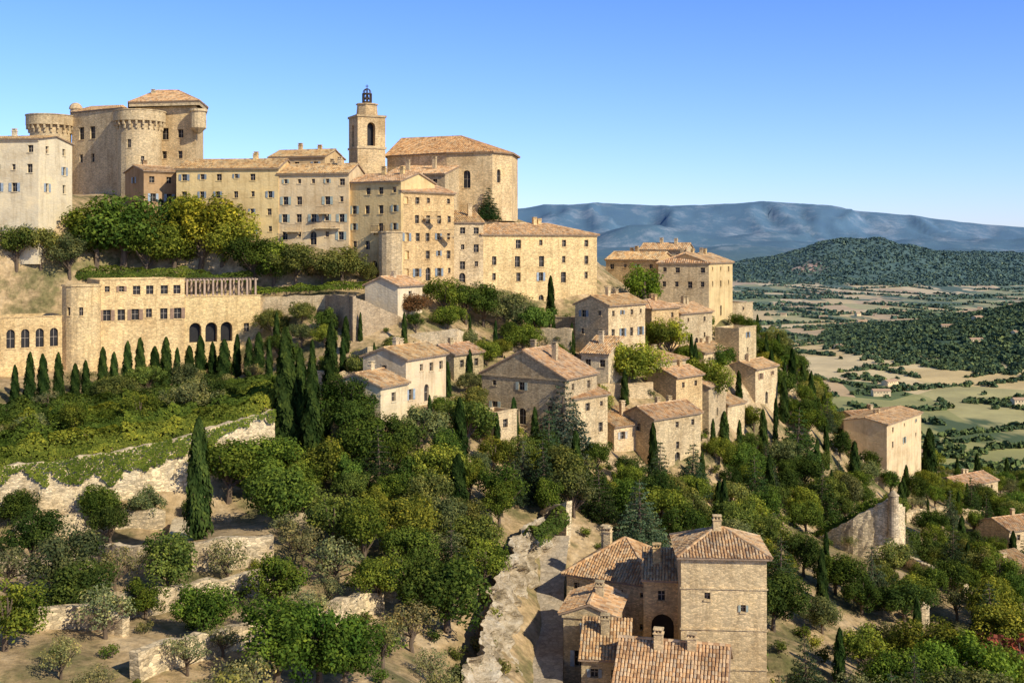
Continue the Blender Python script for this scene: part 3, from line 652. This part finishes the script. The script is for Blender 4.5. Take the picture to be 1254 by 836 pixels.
def assemble(name,leafsets,tubes):
    Vs=[];Qd=[];mi=[];tn=[];o=0
    for (V,q,t) in leafsets: Vs.append(V);Qd.append(q+o);mi+= [0]*len(q);tn.append(t);o+=len(V)
    for V,q in tubes: Vs.append(V);Qd.append(q+o);mi+=[1]*len(q);tn.append(np.zeros(len(V)));o+=len(V)
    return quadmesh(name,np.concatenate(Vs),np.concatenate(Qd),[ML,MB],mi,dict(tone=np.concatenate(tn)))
def crown(cl,rad,per,size,tones,up=.25,rn=.55,flat=1.0):
    C=[];Nn=[];T=[]
    for c,r,t in zip(cl,rad,tones):
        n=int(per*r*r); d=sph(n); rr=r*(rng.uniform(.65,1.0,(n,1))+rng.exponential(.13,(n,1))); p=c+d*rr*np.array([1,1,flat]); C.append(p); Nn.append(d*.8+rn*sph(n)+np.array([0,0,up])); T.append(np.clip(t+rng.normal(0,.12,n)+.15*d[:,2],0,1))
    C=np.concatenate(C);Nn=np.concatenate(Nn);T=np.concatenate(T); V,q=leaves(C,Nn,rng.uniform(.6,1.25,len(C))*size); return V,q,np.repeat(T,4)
def broad(name,H,R,nc_,per,size,zc=.6,zr=.42,sparse=1.0,lob=0):
    d=sph(nc_); rr=rng.uniform(.45,1.0,(nc_,1))**.6; 
    if lob:
        th=rng.uniform(0,6.28); 
        lo_=np.array([[R*.5*math.cos(th+6.28*k/lob),R*.5*math.sin(th+6.28*k/lob),H*(zc+rng.uniform(-.14,.16))] for k in range(lob)]+[[0,0,H*(zc+.12)]])
        w_=rng.integers(0,lob+1,nc_); cl=lo_[w_]+d*rr*np.array([R*.48,R*.48,H*zr*.5])
    else: cl=d*rr*np.array([R*.78,R*.78,H*zr*.8])+np.array([0,0,H*zc])
    cl[:,:2]+=rng.normal(0,R*.08,(nc_,2)); rad=R*rng.uniform(.14,.34,nc_)*sparse; tones=rng.uniform(.1,.9,nc_)
    tubes=[]; V=Vector; tubes.append(tube([V((0,0,-.6)),V((.05*R,0,H*.2)),V((-.04*R,.03*R,H*.45)),V((0,0,H*.75))],[.045*H,.034*H,.024*H,.008*H],7))
    for k in range(0,nc_,max(1,nc_//14)):
        c=V(cl[k]); s=V((0,0,H*random.uniform(.18,.4))); mid=s.lerp(c,.5)+V((0,0,-.03*H)); tubes.append(tube([s,mid,c],[.018*H,.011*H,.004*H],5))
    return assemble(name,[crown(cl,rad,per,size,tones)],tubes)
PB=[broad('broadleaf_mesh_%d'%i,6.5,2.9+.2*i,(44,50,38,56,48,52)[i],200,.16,(.6,.58,.62,.6,.55,.6)[i],(.4,.42,.5,.36,.4,.44)[i],(1.0,.95,1.05,.9,1,.95)[i],(0,3,2,4,3,4)[i]) for i in range(6)]
PO=[broad('olive_mesh_%d'%i,4.5,2.4,34,150,.115,.6,.34,.85,3) for i in range(3)]
PU=[broad('shrub_mesh_%d'%i,2.0,1.5,16,280,.11,.45,.38,1,(0,3,4)[i]) for i in range(3)]
def cypress(name,H,R):
    n=4200; z=rng.uniform(0,1,n)**.9; prof=np.clip(np.minimum(z/.07+.25,1),0,1)*np.power(np.clip(1-z,0,1),.42)
    a=rng.uniform(0,2*np.pi,n); p1,p2=rng.uniform(0,6,2); bul=1+.18*np.sin(a*3+z*14+p1)+.14*np.sin(a*5-z*25+p2); r=R*prof*bul*rng.uniform(.7,1.08,n)
    C=np.stack([r*np.cos(a),r*np.sin(a),.15+z*H],-1); Nn=np.stack([np.cos(a),np.sin(a),np.full(n,.35)],-1)+.45*sph(n)
    Nn/=np.linalg.norm(Nn,axis=1,keepdims=True); t=np.array([0,0,1.])+.25*rng.normal(size=(n,3)); t-=Nn*(t*Nn).sum(1,keepdims=True); t/=np.linalg.norm(t,axis=1,keepdims=True); b=np.cross(Nn,t); s=(rng.uniform(.16,.33,n))[:,None]
    V=np.stack([C+t*s*1.3,C+b*s*.45,C-t*s,C-b*s*.45],1).reshape(-1,3); tn=np.repeat(np.clip(.45+.3*np.sin(a*3+z*14+p1)+rng.normal(0,.12,n),0,1),4)
    return assemble(name,[(V,np.arange(n*4).reshape(-1,4),tn)],[tube([Vector((0,0,-.5)),Vector((0,0,H*.5)),Vector((0,0,H*.95))],[.16,.1,.02],6)])
PC=[cypress('cypress_mesh_%d'%i,10,.9+.12*i) for i in range(4)]
def conifer(name,H,R):
    cl=[];rad=[];tb=[tube([Vector((0,0,-.5)),Vector((0,0,H*.5)),Vector((0,0,H))],[.2,.13,.02],6)]
    for L in range(13):
        z=H*(.1+.88*L/12.5); r=R*(1-L/13.)**.8+.1; nb=max(3,int(9*(1-L/15.)))
        for k in range(nb):
            a=2*math.pi*(k+random.random()*.6)/nb; 
            for q in (.45,.8,1.0):
                cl.append((r*q*math.cos(a),r*q*math.sin(a),z-.12*q*r+random.uniform(-.1,.1))); rad.append(max(.22,.3*r*(1.2-q*.5)))
            tb.append(tube([Vector((0,0,z)),Vector((r*math.cos(a),r*math.sin(a),z-.1*r))],[.05,.015],4))
    n=len(cl); return assemble(name,[crown(np.array(cl),np.array(rad),120,.14,rng.uniform(.2,.8,n),.3,.6,.5)],tb)
PF=[conifer('conifer_mesh_%d'%i,9,2.6+.4*i) for i in range(2)]
GREENS=[(.12,.165,.026),(.17,.205,.032),(.075,.115,.024),(.20,.22,.035),(.135,.17,.038),(.09,.14,.026),(.19,.20,.055),(.065,.10,.024),(.16,.175,.07)]
TREES=[]
def plant(kind,p,H,color=None,w=1.0):
    nm,protos,h0,cols={'b':('broadleaf_tree',PB,6.5,GREENS),'o':('olive_tree',PO,4.5,[(.22,.225,.105),(.26,.255,.10),(.18,.20,.09),(.27,.25,.11)]),'u':('shrub',PU,2.0,GREENS+[(.22,.21,.08)]),
      'c':('cypress_tree',PC,10.3,[(.038,.068,.018),(.048,.08,.02)]),'f':('conifer_tree',PF,9,[(.06,.10,.045),(.08,.115,.06),(.05,.085,.025)])}[kind]
    o=bpy.data.objects.new(nm,random.choice(protos)); COL.objects.link(o); s=H/h0; o.location=p; o.scale=(s*w*random.uniform(.85,1.18),s*w*random.uniform(.85,1.18),s); o.rotation_euler=(random.uniform(-.06,.06),random.uniform(-.06,.06),random.uniform(0,6.28))
    if kind=='c': o.rotation_euler=(random.uniform(-.02,.02),random.uniform(-.02,.02),random.uniform(0,6.28))
    c=color or random.choice(cols); k=random.uniform(.7,1.22); o.color=(c[0]*k*random.uniform(.92,1.08),c[1]*k,c[2]*k,1); TREES.append((p[0],p[1],H*.3)); return o
def tree(kind,a,b,top,color=None,w=1.0):
    p=hit(a,b); H=(b-top)*p.y/F; 
    if color: color=tuple(k*1.35 for k in color) if color[1]<.17 and color not in GREENS else color
    plant(kind,p,H,color,w)
xs=[17,35,53,71,90,106,127,140,155,172,189,204,218,232,247,262,276,290,303,317]
for i,a in enumerate(xs):
    b=500-40*(a/318.); tree('c',a+random.uniform(-2,2),b,b-random.uniform(42,64),None,random.uniform(1.05,1.4))
for a,b,t,w in ((243,660,512,1.0),(350,548,405,1.25),(383,575,446,1.35),(368,548,432,1.0),(675,395,338,1.0),(800,590,518,.9),(945,482,428,1.),(847,470,415,.9),(852,474,424,.9),(1138,598,525,1.),(1085,560,505,1.),(1068,548,500,1.),(1197,600,555,1.),(1172,596,560,1),(630,548,488,1.),(609,560,508,1.),
   (8,268,230,1.),(30,268,236,1),(48,270,240,1),(560,640,560,1.2),(1046,600,545,1),(1012,700,650,.9),(1027,836,770,1),(1110,610,570,1),(1232,600,560,1.),(545,470,440,1),(1000,590,540,1.1),(1240,700,650,1),(405,480,395,1.1),(330,470,415,1.1),(420,460,415,1),(860,600,555,1),(905,560,515,1),(575,470,430,1),(935,560,505,1),(960,520,465,1),(780,640,590,1),(880,640,590,1),(700,430,395,1),(655,545,500,1),(765,500,455,1),(905,500,462,1)): tree('c',a,b,t,None,w)
for a,b,t,c in ((686,560,462,(.075,.105,.075)),(598,272,230,(.03,.06,.02)),(975,580,500,(.04,.075,.02)),(784,680,590,(.07,.10,.055)),(925,620,560,(.04,.07,.02)),(1005,640,570,(.05,.08,.02)),(735,640,570,None),(955,740,660,(.05,.08,.03)),(640,600,540,None)): tree('f',a,b,t,c,1.1)
for a,b,t,c in ((20,340,290,None),(50,342,292,None),(85,342,290,None),(118,330,250,GREENS[0]),(150,335,235,GREENS[5]),(180,345,280,None),(212,340,275,None),(245,335,248,(.27,.27,.03)),(272,330,262,(.25,.26,.035)),(235,300,245,(.2,.24,.035)),(310,348,292,GREENS[2]),(335,350,290,GREENS[0]),(362,350,300,None),(395,352,320,(.14,.10,.04)),(420,350,300,(.1,.11,.03)),(452,352,325,None),(150,300,262,None),(195,318,270,(.13,.15,.03)),
  (545,395,345,GREENS[0]),(570,398,350,GREENS[2]),(592,400,350,GREENS[5]),(620,408,360,None),(655,420,375,(.10,.15,.03)),(690,410,385,None),(500,392,360,(.16,.09,.04)),(790,385,325,(.10,.16,.02)),(820,445,395,(.24,.28,.03)),(770,478,420,(.24,.27,.04)),(805,440,400,(.15,.17,.03)),(880,470,430,(.07,.11,.02)),(860,500,440,GREENS[3]),(600,488,455,GREENS[2]),(640,436,400,None),(725,520,470,None),(430,525,465,GREENS[2]),(460,560,500,GREENS[2]),(410,520,470,GREENS[5]),
  (120,648,590,GREENS[5]),(180,645,600,(.12,.14,.06)),(20,650,600,GREENS[2]),(280,620,545,GREENS[0]),(310,615,540,GREENS[0]),(345,600,545,GREENS[5]),
  (390,836,725,(.07,.125,.02)),(340,850,750,(.08,.13,.02)),(420,850,760,(.07,.12,.02)),(245,790,715,(.10,.15,.025)),(40,700,630,None),(80,740,660,(.10,.12,.05)),(890,835,770,(.08,.16,.02)),(845,800,765,(.09,.15,.03)),(1060,836,770,None),(548,780,680,GREENS[2]),(520,770,690,GREENS[2]),(1150,860,785,(.12,.2,.03)),(1210,870,775,(.14,.21,.03)),(1100,870,800,(.12,.19,.03))): tree('b',a,b,t,c,1.05)
tree('u',1245,850,770,(.22,.07,.05),1.0)
def inpoly(x,y,P):
    c=False;n=len(P);j=n-1
    for i in range(n):
        if (P[i][1]>y)!=(P[j][1]>y) and x<(P[j][0]-P[i][0])*(y-P[i][1])/(P[j][1]-P[i][1])+P[i][0]: c=not c
        j=i
    return c
def blocked(x,y,m=1.2,fr=3.0):
    p=Vector((x,y))
    for L,u,v,w,dp in FOOT:
        q=p-L; a=q.dot(u);b=q.dot(v)
        if -m<a<w+m and -fr<b<dp+m: return True
    return False
lp=[Vector(xy(a_,d_)) for a_,d_ in lane_pts]
def onlane(x,y): return any((Vector((x,y))-q).length<4.4 for q in lp) 
n=110000; cx=rng.uniform(-110,200,n); cy=rng.uniform(55,330,n); cz=hall(cx,cy); ca_=627+cx*F/cy; cb_=300-cz*F/cy
used={}
def free(x,y,r):
    gx,gy=int(x//4),int(y//4)
    for i in (-2,-1,0,1,2):
        for j in (-2,-1,0,1,2):
            for (a,b,c) in used.get((gx+i,gy+j),()):
                if (a-x)**2+(b-y)**2<((r+c)/2)**2: return False
    return True
def reg(x,y,r): used.setdefault((int(x//4),int(y//4)),[]).append((x,y,r))
for t in TREES: reg(t[0],t[1],3.0)
def scatter(poly,kinds,sp,hr,cnt=99999,wd=1.0,mm=1.2,fr=2.5):
    k=0; bx0=min(p[0] for p in poly);bx1=max(p[0] for p in poly);by0=min(p[1] for p in poly);by1=max(p[1] for p in poly)
    for i in np.nonzero((ca_>bx0)&(ca_<bx1)&(cb_>by0)&(cb_<by1))[0]:
        if k>=cnt: break
        x,y=float(cx[i]),float(cy[i])
        if not inpoly(ca_[i],cb_[i],poly) or not free(x,y,sp) or blocked(x,y,mm,fr) or onlane(x,y): continue
        kd=random.choice(kinds); H=random.uniform(*hr)*({'b':1,'o':.8,'u':.4,'f':1.3,'c':1.2}[kd]); plant(kd,Vector((x,y,float(cz[i])-.1)),H,None,wd); reg(x,y,sp); k+=1
scatter([(335,520),(440,525),(560,560),(600,530),(640,570),(700,600),(690,630),(640,660),(600,700),(580,760),(560,800),(470,760),(400,720),(335,700)],'bbbbbbbbbfooc',3.3,(3.4,6.6))
scatter([(640,560),(700,570),(790,590),(870,585),(1050,600),(1040,640),(960,660),(950,700),(830,680),(700,640)],'bbbbbbfbobc',3.6,(3.4,6.3))
scatter([(870,585),(890,550),(920,480),(950,430),(1000,490),(1050,600)],'bbbbbbfcc',3.5,(3.6,6.2))
scatter([(945,690),(1050,660),(1100,620),(1254,620),(1330,700),(1330,950),(900,950),(945,760)],'bbbbbbofuuoc',4.0,(3.4,6.2))
scatter([(1000,560),(1060,585),(1150,600),(1330,600),(1330,640),(1100,660),(1040,640)],'bbbbo',5.0,(3.5,6))
scatter([(-80,650),(130,660),(200,700),(330,715),(480,760),(570,800),(590,1000),(-80,1000)],'ooobbu',4.2,(3.0,5.2))
scatter([(-80,560),(120,580),(330,560),(335,620),(240,640),(130,650),(-80,650)],'buo',4.5,(2.0,3.2),18)
scatter([(-80,500),(100,480),(330,455),(330,500),(100,545),(-80,565)],'buuuo',2.7,(2.4,4.6),150,1.1)
scatter([(320,405),(440,395),(500,430),(480,475),(330,465)],'bbbc',3.4,(3,4.6))
scatter([(430,400),(560,395),(720,400),(740,500),(600,520),(560,540),(420,520),(330,500),(340,440)],'bbubc',3.6,(2.6,4.2))
scatter([(735,440),(900,390),(960,430),(920,500),(880,560),(760,560),(740,500)],'bbbuuc',3.6,(2.4,4.2))
scatter([(0,290),(220,290),(450,305),(470,352),(0,350)],'bbu',3.6,(3.5,5.5),70)
scatter([(335,450),(640,420),(1000,480),(1050,640),(640,850),(335,800)],'u',2.1,(3,5),800)
scatter([(-80,640),(335,700),(590,850),(-80,980)],'u',2.1,(1.4,3.4),320)
scatter([(640,440),(1254,560),(1330,950),(640,950)],'u',2.6,(3,5.5),500)
scatter([(-80,250),(480,250),(480,360),(-80,360)],'u',2.6,(3,5.0),120)
n2=3000; X2=rng.uniform(50,420,n2);Y2=rng.uniform(290,640,n2);Z2=hall(X2,Y2)
k=0
for x,y,z in zip(X2,Y2,Z2):
    if x/y<.2: continue
    if free(x,y,8): plant(random.choice('bbbo'),Vector((x,y,z)),random.uniform(4.5,8)); reg(x,y,6); k+=1
    if k>600: break
def hedge(name,P,w,h,color,dens=60,size=.18):
    q=[S(a,b,d) for a,d,b in P]; C=[];Nn=[];T=[]
    for i in range(len(q)-1):
        a,b=np.array(q[i]),np.array(q[i+1]); L=np.linalg.norm(b-a); n=int(L*(w+2*h)*dens); s=rng.uniform(0,1,n); th=rng.uniform(0,np.pi,n)
        d=(b-a)/L; bk=np.array([-d[1],d[0],0]); bk/=np.linalg.norm(bk); base=a+(b-a)*s[:,None]
        big=fbm(s*L/2.6+i*13,th*1.3,4,i+5); ry=np.sign(np.cos(th))*np.abs(np.cos(th))**.7*w/2; rz=np.sin(th)**.7*h; ns=.25+1.45*big
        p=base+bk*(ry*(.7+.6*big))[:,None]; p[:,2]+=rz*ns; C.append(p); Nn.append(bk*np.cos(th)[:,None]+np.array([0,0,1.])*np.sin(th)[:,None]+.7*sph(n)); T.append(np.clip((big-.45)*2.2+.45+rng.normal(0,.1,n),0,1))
    C=np.concatenate(C);Nn=np.concatenate(Nn);T=np.concatenate(T); V,Q_=leaves(C,Nn,rng.uniform(.6,1.2,len(C))*size)
    o=bpy.data.objects.new(name,quadmesh(name,V,Q_,[ML],None,dict(tone=np.repeat(T,4)))); COL.objects.link(o); o.color=(*color,1)
def drape(name,P,drop,color,dens=60,size=.16):
    """ivy hanging down the face of a wall: irregular lower edge"""
    q=[S(a,b,d) for a,d,b in P]; C=[];Nn=[];T=[]
    for i in range(len(q)-1):
        a,b=np.array(q[i]),np.array(q[i+1]); L=np.linalg.norm(b-a); n=int(L*drop*dens); s=rng.uniform(0,1,n); t=rng.uniform(0,1,n); d=(b-a)/L; fr=np.array([d[1],-d[0],0]); fr/=np.linalg.norm(fr)
        lim=.1+1.5*np.clip(fbm(s*L/3+i*7,s*0+i,4,41)-.2,0,1); kp=t<lim; s=s[kp];t=t[kp]; th=.25+.35*fbm(s*L/1.,t*4,3,i+9)
        p=a+(b-a)*s[:,None]+fr*th[:,None]; p[:,2]-=t*drop; C.append(p); Nn.append(fr+.5*sph(len(s))+np.array([0,0,.3])); T.append(np.clip(fbm(s*L/1.2,t*4,3,i),0,1))
    C=np.concatenate(C);Nn=np.concatenate(Nn);T=np.concatenate(T); V,Q_=leaves(C,Nn,rng.uniform(.6,1.2,len(C))*size)
    o=bpy.data.objects.new(name,quadmesh(name,V,Q_,[ML],None,dict(tone=np.repeat(T,4)))); COL.objects.link(o); o.color=(*color,1)
drape('ivy_curtain',[(-60,109,576),(60,111.8,564),(150,114.3,551),(240,117,530),(336,123.5,500)],3.4,(.15,.19,.03))
hedge('ivy_hedge',[(-60,112,578),(60,115,566),(150,118,553),(240,121,532),(336,127,502)],3.4,2.4,(.19,.22,.035))
hedge('ivy_hedge',[(-60,116,562),(60,119,550),(150,122,537),(240,125,521),(336,131,498)],4,2.8,(.10,.145,.025))
hedge('ivy_hedge',[(-60,121,548),(60,124,536),(150,127,524),(240,130,510),(336,136,492)],4,2.6,(.16,.19,.03))
hedge('ivy_hedge',[(-60,127,532),(60,130,520),(150,133,508),(240,136,496),(330,142,482)],4,2.4,(.075,.11,.022))
hedge('vine_hedge',[(-60,132,516),(100,137,503),(240,142,488),(330,148,474)],3.5,1.8,(.055,.085,.02))
hedge('box_hedge',[(310,174,360),(400,172,355),(450,171,354)],1.2,1.0,(.15,.2,.03))
hedge('box_hedge',[(-60,171,345),(120,174,343),(310,178,346)],2.2,1.8,(.12,.16,.03))
hedge('box_hedge',[(1000,166,658),(1045,163,640),(1075,161,625)],2,1.6,(.12,.18,.03))
hedge('ivy_hedge',[(650,111,668),(690,119,640)],2,1.5,(.10,.14,.03))
# ------------------------------------------------------------------ valley woods
def woods(name,X_,Y_,sz,per,color):
    Zv=hall(X_,Y_); n=len(X_)
    d=rng.normal(size=(n,per,3)); d/=np.linalg.norm(d,axis=2,keepdims=True); d[...,2]=np.abs(d[...,2])
    C=np.stack([X_,Y_,Zv+sz*.05],-1)[:,None,:]+d*sz[:,None,None]*rng.uniform(.6,1.,(n,per,1))*np.array([.75,.75,.7]); Nn=d+.5*rng.normal(size=d.shape)
    s=(sz[:,None]*rng.uniform(.25,.45,(n,per))*math.sqrt(30/per)).ravel(); V,Q_=leaves(C.reshape(-1,3),Nn.reshape(-1,3),s,.75); T=np.repeat(np.clip(np.repeat(rng.uniform(.1,.8,n),per)+rng.normal(0,.1,n*per),0,1),4)
    o=bpy.data.objects.new(name,quadmesh(name,V,Q_,[MLH],None,dict(tone=T))); COL.objects.link(o); o.color=(*color,1)
def lines(nl,y0,y1,step):
    xs_=[];ys_=[]
    for k in range(nl):
        y=random.uniform(y0,y1); x=y*random.uniform(.15,.6); ang=random.choice((.35,.35+math.pi/2))+random.uniform(-.1,.1); L=random.uniform(60,260)*(y/1500)**.5
        for t in np.arange(0,L,step): xs_.append(x+t*math.cos(ang)+random.uniform(-2,2)); ys_.append(y+t*math.sin(ang)+random.uniform(-2,2))
    return np.array(xs_),np.array(ys_)
n=16000; Yw=rng.uniform(560,2100,n); Xw=Yw*rng.uniform(.15,.62,n); dens=np.where(hfar(Xw,Yw)>-140,1.,(fbm(Xw/260,Yw/160,3,17)>.57)*.7+.02); kp=rng.uniform(0,1,n)<dens; Xw=Xw[kp];Yw=Yw[kp]
lx,ly=lines(80,650,2100,7); Xw=np.r_[Xw,lx];Yw=np.r_[Yw,ly]
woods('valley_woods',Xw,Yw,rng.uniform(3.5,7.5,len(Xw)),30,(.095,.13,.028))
n=40000; Yw=rng.uniform(2000,5600,n); Xw=Yw*rng.uniform(.02,.62,n); hf=hfar(Xw,Yw); dens=np.where(hf>-139,1.,(fbm(Xw/420,Yw/260,3,27)>.59)*.7); kp=rng.uniform(0,1,n)<dens; Xw=Xw[kp];Yw=Yw[kp]
lx,ly=lines(140,2000,5000,11); Xw=np.r_[Xw,lx];Yw=np.r_[Yw,ly]
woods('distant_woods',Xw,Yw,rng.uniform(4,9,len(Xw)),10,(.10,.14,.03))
for k in range(34):
    y=random.uniform(620,2600); x=y*random.uniform(.22,.5); z=float(hall(x,y)); e=empty('farmhouse',(x,y,z),random.uniform(-.6,.9)); w=random.uniform(9,18);d=8;h=random.uniform(4,6.5); W=M();W.box((0,0,-2),(w,0,0),(0,d,0),(0,0,h+2)); W.poly([(w,0,h+.0),(w,d,h),(w,d/2,h+1.6)]);W.poly([(0,d,h),(0,0,h),(0,d/2,h+1.6)])
    G=M()
    for q in range(int(w/3.)): G.box((1+q*3,-.03,h-2.2),(.9,0,0),(0,.02,0),(0,0,1.3))
    W.obj('walls',e,[MP],PALE);G.obj('windows',e,[MG]);R=M(); slab(R,[Vector((-.4,-.5,h-.1)),Vector((w+.4,-.5,h-.1)),Vector((w+.4,d/2,h+1.75)),Vector((-.4,d/2,h+1.75))]);slab(R,[Vector((w+.4,d+.5,h-.1)),Vector((-.4,d+.5,h-.1)),Vector((-.4,d/2,h+1.75)),Vector((w+.4,d/2,h+1.75))]); R.obj('roof',e,[MSH],(.5,.33,.2))
# ------------------------------------------------------------------ light
sun_dir=Vector((.61,-.56,.57)).normalized()
w=bpy.data.worlds.new('World'); scene.world=w; w.use_nodes=True; nt=w.node_tree; nt.nodes.clear()
sk=nt.nodes.new('ShaderNodeTexSky'); sk.sky_type='NISHITA'; sk.sun_disc=False; sk.sun_elevation=math.asin(sun_dir.z); sk.sun_rotation=math.atan2(sun_dir.x,sun_dir.y); sk.altitude=400; sk.air_density=1.0; sk.dust_density=.3; sk.ozone_density=2.5
tc=nt.nodes.new('ShaderNodeTexCoord'); sx=nt.nodes.new('ShaderNodeSeparateXYZ'); nt.links.new(tc.outputs['Generated'],sx.inputs[0])
rp=ramp(nt,sx.outputs[2],[(0,(.80,.885,1.33)),(.06,(.72,.87,1.42)),(.22,(.56,.78,1.46)),(.4,(.42,.55,.85)),(1,(.43,.48,.55))])
skc=mixc(nt,sk.outputs[0],rp,1.0,'MULTIPLY')
bg=nt.nodes.new('ShaderNodeBackground'); bg.inputs[1].default_value=.15; wo=nt.nodes.new('ShaderNodeOutputWorld'); nt.links.new(skc,bg.inputs[0]); nt.links.new(bg.outputs[0],wo.inputs[0])
sl=bpy.data.lights.new('sun','SUN'); sl.energy=5; sl.angle=math.radians(.53); sl.color=(1,.92,.76); so=bpy.data.objects.new('sun',sl); COL.objects.link(so); so.rotation_euler=sun_dir.to_track_quat('Z','Y').to_euler(); so.location=(50,-50,80)
cd=bpy.data.cameras.new('camera'); cd.sensor_width=36; cd.lens=36*F/1254; cd.shift_y=-118/1254; cd.clip_start=.5; cd.clip_end=60000
co=bpy.data.objects.new('camera',cd); COL.objects.link(co); co.location=(0,0,0); co.rotation_euler=(math.radians(90),0,0); scene.camera=co
scene.view_settings.view_transform='Standard'; scene.view_settings.look='None'; scene.view_settings.exposure=0
print('TREES',len(TREES),'objs',len(bpy.data.objects))
